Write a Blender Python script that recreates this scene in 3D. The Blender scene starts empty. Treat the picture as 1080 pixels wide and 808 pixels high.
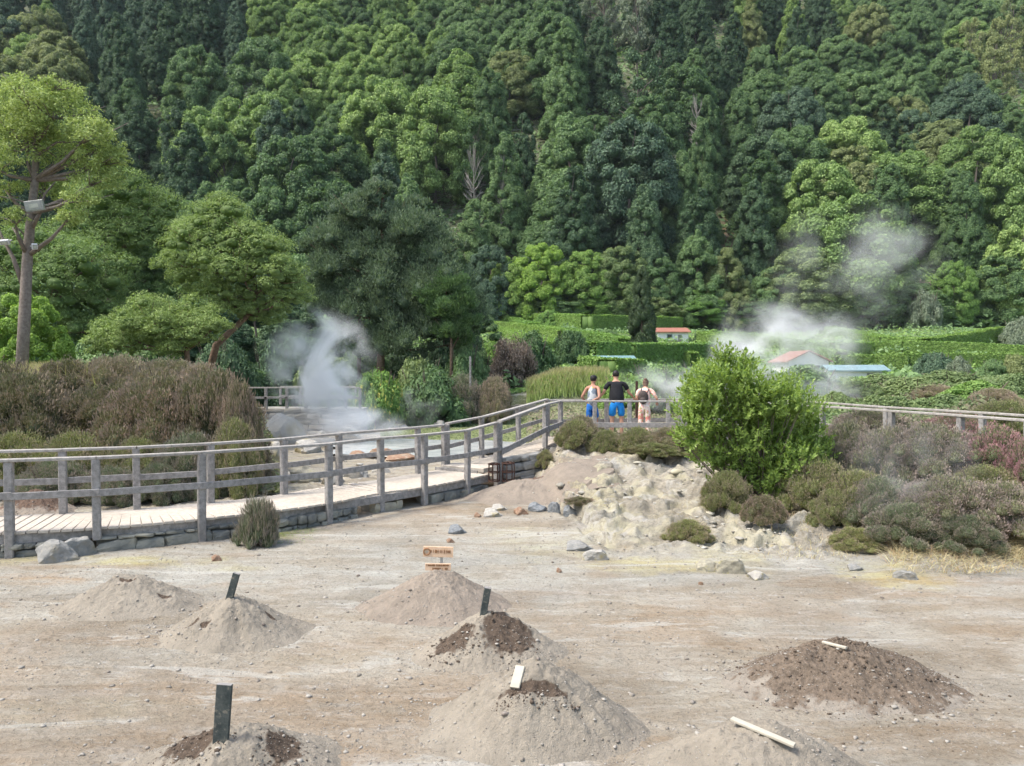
import bpy, bmesh, math, random
import numpy as np
from mathutils import Vector, Matrix, Euler
R = math.radians
rng = np.random.default_rng(7)
random.seed(7)
scene = bpy.context.scene
COL = scene.collection

# ------------------------------------------------------------------ camera model
CAMZ, FPX, PITCH = 2.6, 812.0, math.atan(15/812.0)
CP, SP = math.cos(PITCH), math.sin(PITCH)
def P(px, py, Y):
    a = (px-540)/FPX; b = (404-py)/FPX
    dy = CP + b*SP; dz = -SP + b*CP
    t = Y/dy
    return Vector((a*t, Y, CAMZ+dz*t))
def proj(x, y, z):
    dz = z-CAMZ
    f = y*CP - dz*SP; u = y*SP + dz*CP
    return 540+FPX*x/f, 404-FPX*u/f

cam_d = bpy.data.cameras.new('camera'); cam = bpy.data.objects.new('camera', cam_d); COL.objects.link(cam)
cam.location = (0,0,CAMZ); cam.rotation_euler = (R(90)-PITCH, 0, 0)
cam_d.sensor_width = 36; cam_d.lens = 36*FPX/1080; cam_d.clip_end = 3000; cam_d.clip_start = .05
scene.camera = cam

# ------------------------------------------------------------------ noise
def _h(ix, iy, iz, seed):
    with np.errstate(over='ignore'):
        n = (ix.astype(np.int64)*374761393 + iy.astype(np.int64)*668265263 + iz.astype(np.int64)*1274126177 + seed*974634777) & 0xffffffff
        n = ((n ^ (n >> 13))*1103515245) & 0xffffffff
        n = ((n ^ (n >> 15))*2246822519) & 0xffffffff
        n = n ^ (n >> 16)
    return (n & 0xffffff)/float(0xffffff)
def vn(x, y, z=None, seed=0):
    x = np.asarray(x, float); y = np.asarray(y, float); z = np.zeros_like(x) if z is None else np.asarray(z, float)
    x0, y0, z0 = np.floor(x), np.floor(y), np.floor(z)
    fx, fy, fz = x-x0, y-y0, z-z0
    fx = fx*fx*(3-2*fx); fy = fy*fy*(3-2*fy); fz = fz*fz*(3-2*fz)
    def c(i, j, k): return _h(x0+i, y0+j, z0+k, seed)
    a = c(0,0,0)*(1-fx)+c(1,0,0)*fx; b = c(0,1,0)*(1-fx)+c(1,1,0)*fx
    r0 = a*(1-fy)+b*fy
    if not np.any(z): return r0*2-1
    a = c(0,0,1)*(1-fx)+c(1,0,1)*fx; b = c(0,1,1)*(1-fx)+c(1,1,1)*fx
    return (r0*(1-fz)+(a*(1-fy)+b*fy)*fz)*2-1
def fbm(x, y, z=None, o=4, seed=0, gain=.5):
    s = 0; a = 1; t = 0
    x = np.asarray(x, float); y = np.asarray(y, float)
    for i in range(o):
        f = 2.03**i
        s = s + a*vn(x*f+i*17.3, y*f+i*9.1, None if z is None else np.asarray(z)*f+i*5.7, seed+i); t += a; a *= gain
    return s/t
def ss(a, b, x):
    t = np.clip((np.asarray(x, float)-a)/(b-a), 0, 1); return t*t*(3-2*t)

# ------------------------------------------------------------------ terrain
def H0(x, y):
    x = np.asarray(x, float); y = np.asarray(y, float)
    u = x/np.maximum(y, .5)
    z = .03*fbm(x*.5, y*.5, seed=3)
    # left bank carrying the heather
    ml = ss(-.295, -.36, u)
    z = z + ml*(1.55*ss(15.6, 19.5, y))
    # basin behind the boardwalk, then up to the retaining wall
    mc = 1-ml
    z = z - .25*mc*ss(17, 24, y)*ss(.12, .02, u)*(1-ss(37, 41, y))
    z = z + mc*1.25*ss(39.8, 41, y)*ss(.3, .1, u)
    z = z - ml*.2*ss(24, 40, y)
    # rocky rise in front of the platform
    y0 = 11.2 + 4.3*ss(.13, .02, u) - .4*ss(.2, .4, u)
    mr = ss(.0, .07, u)
    rise = .62*ss(0, 1, (y-y0)/(17.8-y0))
    lowr = .25*ss(0, 1, (y-y0)/1.2)
    z = z + mr*(rise+.6*lowr-.16*ss(18.7, 19.6, y))*(1-ss(.46, .55, u))
    z = z + ss(.46, .55, u)*(.85*ss(9.6, 13.5, y))
    # right slope with ferns
    mrr = ss(.30, .42, u)
    z = z + mrr*(ss(16, 24, y)*.45 + ss(22, 40, y)*.42)
    z = z + (1-mrr)*mr*(ss(40, 44, y)*.4)
    # fields
    z = z + ss(42, 60, y)*np.where(u > .3, .6, 1.45)
    z = z + np.clip(y-60, 0, 50)*np.where(u > .3, .132, .118)
    # hill
    k = np.clip(y-108, 0, None)
    ridge = (np.sin(x*.055 + .9*np.sin(y*.02) - (y-110)*.018 + 1.2)*4.5 + np.sin(x*.021+2.0)*4.0 + 5.5*fbm(x*.03, y*.03, seed=11))
    z = z + k*.80 + ridge*ss(112, 160, y) + ss(118, 112, y)*0
    z = z + .6*fbm(x*.12, y*.12, seed=5)*ss(42, 80, y)
    return z
def rockmask(x, y):
    u = x/np.maximum(y, .5)
    y0 = 11.2 + 4.3*ss(.13, .02, u) - .4*ss(.2, .4, u)
    a = ss(y0-.9, y0+.6, y)*ss(19.5, 18.5, y)*ss(-.01, .05, u)*ss(.47, .40, u)
    # strip of broken rock behind the boardwalk
    yb = 12.6 + np.clip(x+6, 0, 99)*.95
    b = ss(yb+.2, yb+1.0, y)*ss(29, 25, y)*ss(.03, -.02, u)*ss(-.40, -.30, u)*.55
    c = ss(12.3, 13.2, y)*ss(16.5, 15.3, y)*ss(-.3, -.4, u)*.35
    return np.maximum(np.maximum(a, b), c)
def detail(x, y):
    m = rockmask(x, y)
    n1 = fbm(x*1.1, y*1.1, seed=21); n2 = fbm(x*3.2, y*3.2, seed=23)
    rg = 1-np.abs(fbm(x*1.9, y*1.9, seed=25))*2.2
    q = (np.floor((n1*.5+.5)*9)/9-.5)
    rock = .10*q + .075*n2 + .055*rg + .09*fbm(x*9, y*9, seed=26)
    # coarse low relief and fine roughness on the flat
    flat = .012*fbm(x*2.3, y*2.3, seed=31) + .007*fbm(x*9, y*9, seed=32) + .009*np.clip(fbm(x*24, y*24, o=2, seed=33)-.1, 0, 1)
    near = ss(30, 16, y)
    t = H0(x, y)*6.5+1.6*fbm(x*.7, y*.7, seed=35)+.5*fbm(x*2.5, y*2.5, seed=36); fr = t-np.floor(t)
    led = (np.floor(t)+ss(.62, .9, fr)-t)/6.5*ss(.3, .7, m)*ss(.0, .05, x/np.maximum(y, .5))
    rock = rock*.55 + led*.95
    return m*rock*near*1.6 + flat*near + (1-near)*.02*n2
def H(x, y): return H0(x, y)+detail(x, y)
def h(x, y): return float(H(np.array([x]), np.array([y]))[0])
def hit(px, py, ymax=160):
    Y = np.geomspace(3, ymax, 2500)
    a = (px-540)/FPX; b = (404-py)/FPX; t = Y/(CP+b*SP)
    z = CAMZ+(-SP+b*CP)*t; x = a*t
    g = H0(x, Y)
    i = np.argmax(g >= z) if np.any(g >= z) else len(Y)-1
    return Vector((x[i], Y[i], h(x[i], Y[i])))

# ------------------------------------------------------------------ mesh helpers
def mesh_np(name, V, F, mats=(), attr=None, col=None, smooth=False, mi=None):
    me = bpy.data.meshes.new(name)
    V = np.asarray(V, np.float32).reshape(-1, 3)
    if isinstance(F, np.ndarray):
        k = F.shape[1]; n = len(F)
        me.vertices.add(len(V)); me.vertices.foreach_set('co', V.ravel())
        me.loops.add(n*k); me.loops.foreach_set('vertex_index', F.astype(np.int32).ravel())
        me.polygons.add(n); me.polygons.foreach_set('loop_start', np.arange(0, n*k, k, dtype=np.int32))
        me.polygons.foreach_set('loop_total', np.full(n, k, np.int32))
        me.update(calc_edges=True)
    else:
        me.from_pydata(V.tolist(), [], F); me.update()
    if attr is not None:
        for kx, val in attr.items():
            a = me.attributes.new(kx, 'FLOAT', 'POINT'); a.data.foreach_set('value', np.asarray(val, np.float32))
    if col is not None:
        a = me.color_attributes.new('Col', 'FLOAT_COLOR', 'POINT')
        c4 = np.ones((len(V), 4), np.float32); c4[:, :3] = col; a.data.foreach_set('color', c4.ravel())
    for m in mats: me.materials.append(m)
    if mi is not None: me.polygons.foreach_set('material_index', np.asarray(mi, np.int32))
    if smooth: me.polygons.foreach_set('use_smooth', np.ones(len(me.polygons), bool))
    return me
def link(name, me, parent=None, loc=None):
    o = bpy.data.objects.new(name, me); COL.objects.link(o)
    if parent is not None: o.parent = parent
    if loc is not None: o.location = loc
    return o
def tag(o, label=None, cat=None, group=None, kind=None):
    if label: o['label'] = label
    if cat: o['category'] = cat
    if group: o['group'] = group
    if kind: o['kind'] = kind
    return o
def empty(name, loc, label, cat, group=None, rz=0):
    o = bpy.data.objects.new(name, None); COL.objects.link(o); o.location = loc; o.rotation_euler = (0,0,rz)
    o.empty_display_size = .1
    return tag(o, label, cat, group)
class MB:
    def __init__(s, O=(0,0,0)): s.V = []; s.F = []; s.O = Vector(O); s.n = 0
    def add(s, V, F):
        for v in V: s.V.append(Vector(v)-s.O)
        for f in F: s.F.append([i+s.n for i in f])
        s.n += len(V)
    def bar(s, p, q, w, hh, up=(0,0,1), ch=.0, jit=0):
        """box with square section from p to q; w sideways, hh along up; chamfered ends of the section"""
        p = Vector(p); q = Vector(q); d = (q-p).normalized(); up = Vector(up)
        sd = d.cross(up)
        if sd.length < 1e-4: sd = d.cross(Vector((0,1,0)))
        sd.normalize(); up = sd.cross(d).normalized()
        c = ch
        sec = [(-w/2+c,-hh/2),(w/2-c,-hh/2),(w/2,-hh/2+c),(w/2,hh/2-c),(w/2-c,hh/2),(-w/2+c,hh/2),(-w/2,hh/2-c),(-w/2,-hh/2+c)] if c else [(-w/2,-hh/2),(w/2,-hh/2),(w/2,hh/2),(-w/2,hh/2)]
        k = len(sec); L = (q-p).length; ns = max(1, int(L/.4)) if jit else 1
        V = []
        for i in range(ns+1):
            t = i/ns; off = Vector((random.uniform(-jit,jit), random.uniform(-jit,jit), random.uniform(-jit,jit))) if jit else Vector()
            for a, b in sec: V.append(p.lerp(q, t)+sd*a+up*b+off)
        F = []
        for i in range(ns):
            for j in range(k): F.append([i*k+j, i*k+(j+1)%k, (i+1)*k+(j+1)%k, (i+1)*k+j][::-1])
        F.append(list(range(k))); F.append([ns*k+j for j in range(k)][::-1])
        s.add(V, F)
    def tube(s, pts, rad, seg=8, cap=True):
        pts = [Vector(p) for p in pts]; V = []; F = []
        n = len(pts); ref = Vector((.3,.2,1)).normalized()
        for i, p in enumerate(pts):
            d = (pts[min(i+1,n-1)]-pts[max(i-1,0)]).normalized()
            a = d.cross(Vector((0,0,1)) if abs(d.z) < .9 else Vector((1,0,0))).normalized() if i == 0 else (a - d*a.dot(d)).normalized()
            b = d.cross(a); r = rad[i] if hasattr(rad, '__len__') else rad
            for j in range(seg):
                t = 2*math.pi*j/seg; V.append(p+(a*math.cos(t)+b*math.sin(t))*r)
        for i in range(n-1):
            for j in range(seg): F.append([i*seg+j, i*seg+(j+1)%seg, (i+1)*seg+(j+1)%seg, (i+1)*seg+j])
        if cap: F.append(list(range(seg))[::-1]); F.append([(n-1)*seg+j for j in range(seg)])
        s.add(V, F)
    def ell(s, c, r, seg=12, rings=8, rot=None):
        V = []; F = []; c = Vector(c)
        for i in range(rings+1):
            ph = math.pi*i/rings
            for j in range(seg):
                t = 2*math.pi*j/seg; v = Vector((r[0]*math.sin(ph)*math.cos(t), r[1]*math.sin(ph)*math.sin(t), r[2]*math.cos(ph)))
                if rot: v = rot @ v
                V.append(c+v)
        for i in range(rings):
            for j in range(seg): F.append([i*seg+j, (i+1)*seg+j, (i+1)*seg+(j+1)%seg, i*seg+(j+1)%seg])
        s.add(V, F)
    def build(s, name, mat, parent=None, smooth=False, loc=None):
        me = mesh_np(name, np.array([tuple(v) for v in s.V]), s.F, [mat], smooth=smooth)
        return link(name, me, parent, loc)

# ------------------------------------------------------------------ materials
class NT:
    def __init__(s, name, rough=.9, spec=.2):
        s.m = bpy.data.materials.new(name); s.m.use_nodes = True; s.t = s.m.node_tree; s.n = s.t.nodes
        s.b = s.n['Principled BSDF']; s.b.inputs['Roughness'].default_value = rough
        s.b.inputs['Specular IOR Level'].default_value = spec
    def add(s, typ, **kw):
        n = s.n.new(typ)
        for k, v in kw.items(): setattr(n, k, v)
        return n
    def L(s, a, b): s.t.links.new(a, b)
    def val(s, x, inp):
        if isinstance(x, (int, float)): inp.default_value = x
        elif isinstance(x, tuple): inp.default_value = (*x, 1) if len(inp.default_value) == 4 and len(x) == 3 else x
        else: s.L(x, inp)
    def coord(s, kind='Object'):
        return s.add('ShaderNodeTexCoord').outputs[kind]
    def pos(s): return s.add('ShaderNodeNewGeometry').outputs['Position']
    def noise(s, vec, scale, detail=4, rough=.55, sc3=None, dist=0):
        if sc3:
            mp = s.add('ShaderNodeMapping'); s.L(vec, mp.inputs[0]); mp.inputs['Scale'].default_value = sc3; vec = mp.outputs[0]
        n = s.add('ShaderNodeTexNoise'); s.L(vec, n.inputs['Vector']); n.inputs['Scale'].default_value = scale
        n.inputs['Detail'].default_value = detail; n.inputs['Roughness'].default_value = rough; n.inputs['Distortion'].default_value = dist
        return n.outputs['Fac']
    def mix(s, f, a, b, typ='MIX'):
        n = s.add('ShaderNodeMix', data_type='RGBA', blend_type=typ)
        s.val(f, n.inputs[0]); s.val(a, n.inputs[6]); s.val(b, n.inputs[7]); return n.outputs[2]
    def math(s, op, a, b=0.0, c=None):
        n = s.add('ShaderNodeMath', operation=op); s.val(a, n.inputs[0]); s.val(b, n.inputs[1])
        if c is not None: s.val(c, n.inputs[2])
        return n.outputs[0]
    def ramp(s, f, lo, hi, a=0.0, b=1.0):
        n = s.add('ShaderNodeMapRange', interpolation_type='SMOOTHSTEP'); s.val(f, n.inputs[0])
        for i, v in enumerate((lo, hi, a, b)): n.inputs[i+1].default_value = v
        return n.outputs[0]
    def attr(s, name): return s.add('ShaderNodeAttribute', attribute_name=name)
    def bump(s, hgt, strength=.5, dist=.02):
        n = s.add('ShaderNodeBump'); n.inputs['Strength'].default_value = strength; n.inputs['Distance'].default_value = dist
        s.L(hgt, n.inputs['Height']); s.L(n.outputs[0], s.b.inputs['Normal'])
    def base(s, c): s.val(c, s.b.inputs['Base Color'])
def hit_h(px, py, hm, y0=35, ymax=150):
    Y = np.linspace(y0, ymax, 3000); a = (px-540)/FPX; b = (404-py)/FPX; t = Y/(CP+b*SP)
    z = CAMZ+(-SP+b*CP)*t; g = H0(a*t, Y)+hm; i = int(np.argmax(g >= z)) if np.any(g >= z) else len(Y)-1
    return Vector((a*t[i], Y[i], z[i]))
M = {}
def plain(name, c, rough=.7, var=.15, scale=8, spec=.3, bump=0, metal=0):
    t = NT(name, rough, spec); v = t.coord(); n = t.noise(v, scale, 5)
    lo = tuple(x*(1-var) for x in c); hi = tuple(min(1, x*(1+var)) for x in c)
    t.base(t.mix(t.ramp(n, .3, .7), lo, hi)); t.b.inputs['Metallic'].default_value = metal
    if bump: t.bump(n, bump, .01)
    M[name] = t.m; return t.m
def foliage(name, dark, light, tip=None, tip_at=.8, trans=.25, var=.25, rough=.65):
    """leaf colour varies leaf by leaf (attribute tint), tree by tree (object random) and in patches"""
    t = NT(name, rough, .25)
    tint = t.attr('tint').outputs['Fac']
    K = 1.9; dark = tuple(x*K for x in dark); light = tuple(min(.6, x*K) for x in light)
    if tip is not None: tip = tuple(min(.7, x*1.1) for x in tip)
    c = t.mix(tint, dark, light)
    oi = t.add('ShaderNodeObjectInfo').outputs['Random']
    if tip is not None: c = t.mix(t.ramp(t.attr('tipf').outputs['Fac'], tip_at-.15, tip_at+.15), c, tip)
    n = t.noise(t.coord(), 2.2, 3)
    v = t.math('ADD', t.math('MULTIPLY', oi, var*1.4), t.math('MULTIPLY', n, var))
    hs = t.add('ShaderNodeHueSaturation'); t.L(c, hs.inputs['Color']); hs.inputs['Saturation'].default_value = .87
    t.L(t.math('ADD', v, 1-var*1.2), hs.inputs['Value'])
    t.L(t.math('MULTIPLY_ADD', oi, -.025, .514), hs.inputs['Hue'])
    c = hs.outputs[0]; t.base(c)
    if trans:
        tr = t.add('ShaderNodeBsdfTranslucent'); t.L(t.mix(.5, c, (light[0]*1.3, light[1]*1.4, light[2]*.8)), tr.inputs[0])
        mx = t.add('ShaderNodeMixShader'); mx.inputs[0].default_value = trans
        t.L(t.b.outputs[0], mx.inputs[1]); t.L(tr.outputs[0], mx.inputs[2]); t.L(mx.outputs[0], t.n['Material Output'].inputs[0])
    M[name] = t.m; return t.m
def wood(name, a, b, dirt=(.12,.10,.085), axis='z'):
    t = NT(name, .85, .2); v = t.coord()
    sc = {'z': (14,14,.9), 'x': (.9,14,14), 'any': (5,5,5)}[axis]
    n = t.noise(v, 3, 7, .7, sc3=sc); n2 = t.noise(v, 1.7, 3)
    c = t.mix(t.ramp(n, .3, .7), a, b); c = t.mix(t.ramp(n2, .58, .8, 0, .55), c, dirt)
    n3 = t.noise(v, 30, 3); c = t.mix(t.ramp(n3, .55, .7, 0, .55), c, dirt); c = t.mix(t.ramp(t.noise(v, .8, 3), .45, .65, 0, .35), c, t.mix(1.0, c, (.72,.70,.66), 'MULTIPLY'))
    t.base(c); t.bump(n, .4, .006); M[name] = t.m; return t.m
# ------------------------------------------------------------------ named materials
wood('weathered_wood', (.19,.178,.168), (.38,.36,.34), (.17,.16,.15), 'any')
wood('rail_wood', (.25,.23,.21), (.46,.43,.39), (.2,.185,.17), 'any')
wood('deck_wood', (.41,.36,.30), (.57,.51,.435), (.28,.235,.19), 'any')
wood('stake_wood', (.035,.045,.045), (.10,.11,.10), (.25,.22,.17), 'any')
wood('pale_stake', (.42,.385,.31), (.50,.46,.38), (.4,.36,.3), 'any')
wood('sign_wood', (.62,.42,.27), (.74,.54,.38), (.55,.34,.2), 'any')
wood('bark', (.10,.075,.06), (.24,.19,.155), (.05,.04,.03), 'any')
wood('pale_bark', (.22,.19,.165), (.42,.385,.34), (.12,.1,.09), 'any')
wood('trunk_bark', (.17,.135,.11), (.31,.265,.225), (.10,.08,.065), 'any')
wood('red_bark', (.12,.08,.055), (.25,.17,.12), (.06,.04,.03), 'any')
plain('dead_wood', (.27,.245,.215), .9, .3, 6)
plain('forest_bark', (.17,.145,.12), .9, .35, 2)
plain('white_paint', (.78,.78,.75), .6, .06, 3)
plain('tile_red', (.30,.13,.09), .8, .25, 14, bump=.4)
plain('roof_teal', (.16,.27,.27), .6, .15, 3)
plain('roof_blue', (.20,.29,.31), .6, .12, 3)
plain('dark_glass', (.03,.035,.04), .2, .1, 3, spec=.5)
plain('rust_iron', (.07,.035,.025), .8, .4, 30)
plain('grey_metal', (.42,.43,.41), .45, .12, 12, metal=.3)
plain('lamp_glass', (.55,.56,.48), .25, .1, 9, spec=.5)
plain('white_case', (.8,.8,.8), .4, .04, 5)
plain('black_plastic', (.02,.02,.022), .5, .1, 5)
plain('sign_ink', (.30,.16,.08), .8, .1, 20)
plain('skin', (.50,.28,.19), .55, .1, 8)
plain('skin_tan', (.42,.21,.14), .55, .1, 8)
plain('hair_dark', (.02,.016,.014), .6, .3, 60)
plain('hair_brown', (.16,.10,.07), .6, .4, 60)
plain('cloth_black', (.018,.018,.021), .9, .2, 14)
plain('cloth_blue', (.012,.22,.62), .8, .12, 12)
plain('cloth_blue_deep', (.02,.14,.48), .8, .15, 12)
plain('cloth_grey_blue', (.16,.19,.24), .9, .2, 14)
plain('pack_brown', (.065,.05,.045), .8, .25, 20)
plain('shoe_white', (.7,.68,.66), .7, .1, 14)
plain('shoe_dark', (.04,.04,.045), .7, .1, 14)
plain('ring_grey', (.5,.5,.48), .6, .1, 14)

def floral(name, base, a, b, scale=11):
    t = NT(name, .9, .2); v = t.coord()
    n = t.noise(v, scale, 2); n2 = t.noise(v, scale*1.3, 2, sc3=(1.1,1,1.2))
    c = t.mix(t.ramp(n, .5, .56), base, a); c = t.mix(t.ramp(n2, .55, .6), c, b); t.base(c); M[name] = t.m
floral('floral_trousers', (.78,.66,.58), (.72,.28,.24), (.5,.42,.2))
floral('floral_top', (.78,.58,.5), (.72,.36,.28), (.8,.74,.68))
def tank():
    t = NT('tank_print', .9, .2); v = t.coord()
    n = t.noise(v, 7, 2); n2 = t.noise(v, 9, 2, sc3=(1.3,1,1))
    c = t.mix(t.ramp(n, .48, .54), (.45,.47,.48), (.17,.2,.24)); c = t.mix(t.ramp(n2, .58, .62), c, (.75,.5,.08)); t.base(c); M['tank_print'] = t.m
tank()

# foliage
foliage('leaf_light', (.060,.105,.022), (.165,.240,.060), var=.4)
foliage('leaf_mid', (.035,.070,.024), (.100,.165,.052), var=.42)
foliage('leaf_dark', (.020,.044,.020), (.060,.108,.042), var=.3, trans=.15)
foliage('leaf_blue', (.024,.050,.028), (.072,.120,.062), var=.3, trans=.15)
foliage('leaf_grey', (.055,.075,.045), (.14,.17,.11), var=.25)
foliage('leaf_olive', (.070,.092,.03), (.165,.19,.065), var=.25)
foliage('leaf_acacia', (.058,.095,.020), (.165,.225,.055), var=.2)
foliage('leaf_top', (.085,.125,.026), (.22,.28,.075), var=.2)
foliage('leaf_lime', (.085,.14,.014), (.20,.29,.035), var=.15, trans=.35)
foliage('leaf_bush', (.072,.115,.014), (.22,.285,.045), var=.3, trans=.35, rough=.45)
foliage('leaf_tufted', (.034,.056,.030), (.110,.152,.082), var=.2)
foliage('leaf_grass', (.075,.095,.035), (.17,.19,.075), var=.2)
foliage('leaf_hedge', (.05,.10,.014), (.14,.225,.035), var=.15)
foliage('leaf_fern', (.048,.080,.022), (.135,.175,.060), var=.2)
foliage('scrub_mix', (.05,.062,.028), (.135,.145,.065), (.22,.17,.12), .7, var=.25)
foliage('leaf_ginger', (.05,.11,.015), (.16,.24,.04), (.75,.5,.06), .93, var=.15)
foliage('heather_brown', (.055,.062,.025), (.13,.12,.055), (.285,.205,.145), .60, var=.2, trans=.12)
foliage('heather_pink', (.075,.085,.042), (.17,.17,.085), (.29,.225,.19), .52, var=.2, trans=.12)
foliage('heather_rose', (.06,.08,.03), (.17,.16,.08), (.42,.20,.225), .56, var=.15, trans=.12)
foliage('heather_olive', (.070,.080,.024), (.19,.20,.065), (.30,.24,.15), .64, var=.2, trans=.12)
foliage('heather_tan', (.08,.08,.035), (.20,.19,.09), (.33,.25,.18), .48, var=.2, trans=.12)
foliage('heather_dull', (.055,.07,.035), (.13,.15,.075), (.27,.22,.17), .6, var=.2, trans=.12)
foliage('reed', (.12,.16,.035), (.27,.32,.09), (.42,.31,.17), .8, var=.1, trans=.3)
foliage('straw', (.20,.12,.06), (.42,.29,.16), var=.1, trans=.15)
foliage('dry_scrub', (.07,.05,.04), (.17,.13,.10), var=.2, trans=.1)

def stone(name, a, b, c, scale=2.5):
    t = NT(name, .92, .2); v = t.coord(); oi = t.add('ShaderNodeObjectInfo').outputs['Random']
    vv = t.add('ShaderNodeVectorMath', operation='ADD'); t.L(v, vv.inputs[0]); t.L(oi, vv.inputs[1]); v = vv.outputs[0]
    n = t.noise(v, scale, 6, .6); n2 = t.noise(v, scale*.5, 4); n3 = t.noise(v, scale*14, 4, .7)
    col = t.mix(t.ramp(n, .35, .65), a, b); col = t.mix(t.ramp(n2, .52, .66), col, c)
    col = t.mix(t.ramp(n3, .55, .8, 0, .5), col, (.12,.11,.10)); col = t.mix(1.0, col, (.8,.8,.8), 'MULTIPLY'); t.base(col)
    t.bump(t.math('ADD', n3, n), .7, .02); M[name] = t.m
stone('rock_pale', (.46,.43,.38), (.64,.61,.55), (.50,.44,.28))
stone('rock_grey', (.30,.295,.275), (.45,.435,.40), (.36,.33,.26))
stone('rock_yellow', (.40,.37,.29), (.55,.50,.38), (.50,.45,.24), 4)
stone('rock_blue', (.22,.235,.245), (.35,.365,.37), (.40,.38,.34), 4)
stone('rock_rust', (.34,.20,.13), (.46,.32,.22), (.42,.37,.29), 4)
stone('wall_stone', (.20,.205,.19), (.46,.44,.36), (.50,.45,.26), 1.7)
stone('wall_block', (.30,.27,.23), (.40,.37,.32), (.22,.20,.17), 1.5)

def ground_mat():
    t = NT('ground_mineral', .95, .15); p = t.pos(); col = t.attr('Col').outputs['Color']; rk = t.attr('rock').outputs['Fac']; gr = t.attr('green').outputs['Fac']
    n1 = t.noise(p, 1.1, 8, .62); n2 = t.noise(p, 5, 8, .7, dist=.6); n3 = t.noise(p, 26, 6, .75); n4 = t.noise(p, 2.3, 6, .65, sc3=(.6,1.6,1))
    c = t.mix(t.ramp(n1, .35, .68, 0, .5), col, t.mix(1.0, col, (.82,.75,.67), 'MULTIPLY'))
    c = t.mix(t.ramp(n4, .52, .66, 0, .6), c, t.mix(.5, c, (.50,.47,.42)))
    c = t.mix(t.ramp(n2, .56, .74, 0, .55), c, t.mix(1.0, c, (.62,.55,.48), 'MULTIPLY'))
    c = t.mix(t.ramp(n3, .50, .66, 0, .6), c, t.mix(1.0, c, (.50,.47,.44), 'MULTIPLY'))
    n7 = t.noise(p, 9, 7, .75, sc3=(.7,1.5,1), dist=.8); n8 = t.noise(p, .45, 5, .6)
    c = t.mix(t.ramp(n7, .54, .64, 0, .55), c, t.mix(1.0, c, (.66,.64,.63), 'MULTIPLY'))
    c = t.mix(t.ramp(n7, .44, .36, 0, .5), c, (.47,.45,.41))
    c = t.mix(t.ramp(n8, .46, .60, 0, .6), c, t.mix(1.0, c, (.78,.80,.82), 'MULTIPLY'))
    n9 = t.noise(p, .8, 6, .65, sc3=(.35,1.5,1), dist=1.5); c = t.mix(t.ramp(n9, .50, .58, 0, .5), c, t.mix(1.0, c, (.76,.70,.62), 'MULTIPLY')); c = t.mix(t.ramp(n9, .42, .36, 0, .5), c, (.50,.48,.43))
    # rock: dark streaks painted in as crevice shading; ochre and grey seams of the stone
    n5 = t.noise(p, 3.4, 8, .72, sc3=(1,1,2.6), dist=1.2); n6 = t.noise(p, 1.6, 5, .6)
    rc = t.mix(t.ramp(n5, .46, .60, 0, .85), c, (.22,.20,.165)); rc = t.mix(t.ramp(n6, .48, .60, 0, .6), rc, (.46,.42,.29))
    rc = t.mix(t.ramp(t.noise(p, 2.1, 6, .7, dist=.8), .53, .63, 0, .6), rc, (.42,.40,.37))
    c = t.mix(t.math('MULTIPLY', rk, .95), c, rc)
    t.base(c)
    hgt = t.math('ADD', t.math('MULTIPLY', n3, .5), t.math('MULTIPLY', n2, 1.0))
    t.bump(t.math('ADD', hgt, t.math('MULTIPLY', n7, .8)), .9, .045); M['ground'] = t.m
ground_mat()
def soil(name, dry, wet):
    t = NT(name, .97, .1); p = t.pos(); w = t.attr('wet').outputs['Fac']
    n = t.noise(p, 4, 7, .65); n2 = t.noise(p, 22, 6, .75); n3 = t.noise(p, 60, 3, .6)
    d = t.mix(t.ramp(n, .35, .65), tuple(x*.88 for x in dry), tuple(x*1.1 for x in dry))
    d = t.mix(t.ramp(n3, .62, .72, 0, .35), d, (.42,.39,.34))
    wt = t.mix(t.ramp(n2, .35, .65), wet, tuple(x*1.8 for x in wet))
    c = t.mix(t.ramp(t.math('ADD', w, t.math('MULTIPLY', t.math('SUBTRACT', n2, .5), .9)), .30, .72), d, wt)
    c = t.mix(t.ramp(n2, .55, .75, 0, .35), c, t.mix(1.0, c, (.6,.55,.5), 'MULTIPLY'))
    t.base(c); t.bump(t.math('ADD', n2, t.math('MULTIPLY', n3, .4)), .8, .03); M[name] = t.m
soil('soil_grey', (.285,.25,.20), (.075,.056,.042))
soil('soil_red', (.265,.222,.178), (.10,.068,.05))
soil('soil_dark', (.285,.25,.205), (.118,.092,.069))
def water():
    t = NT('pool_water', .12, .5); p = t.pos(); n = t.noise(p, 1.6, 4); t.base(t.mix(t.ramp(n, .4, .6), (.48,.50,.49), (.60,.61,.58)))
    t.bump(t.noise(p, 9, 3), .15, .02); M['water'] = t.m
water()
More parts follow.
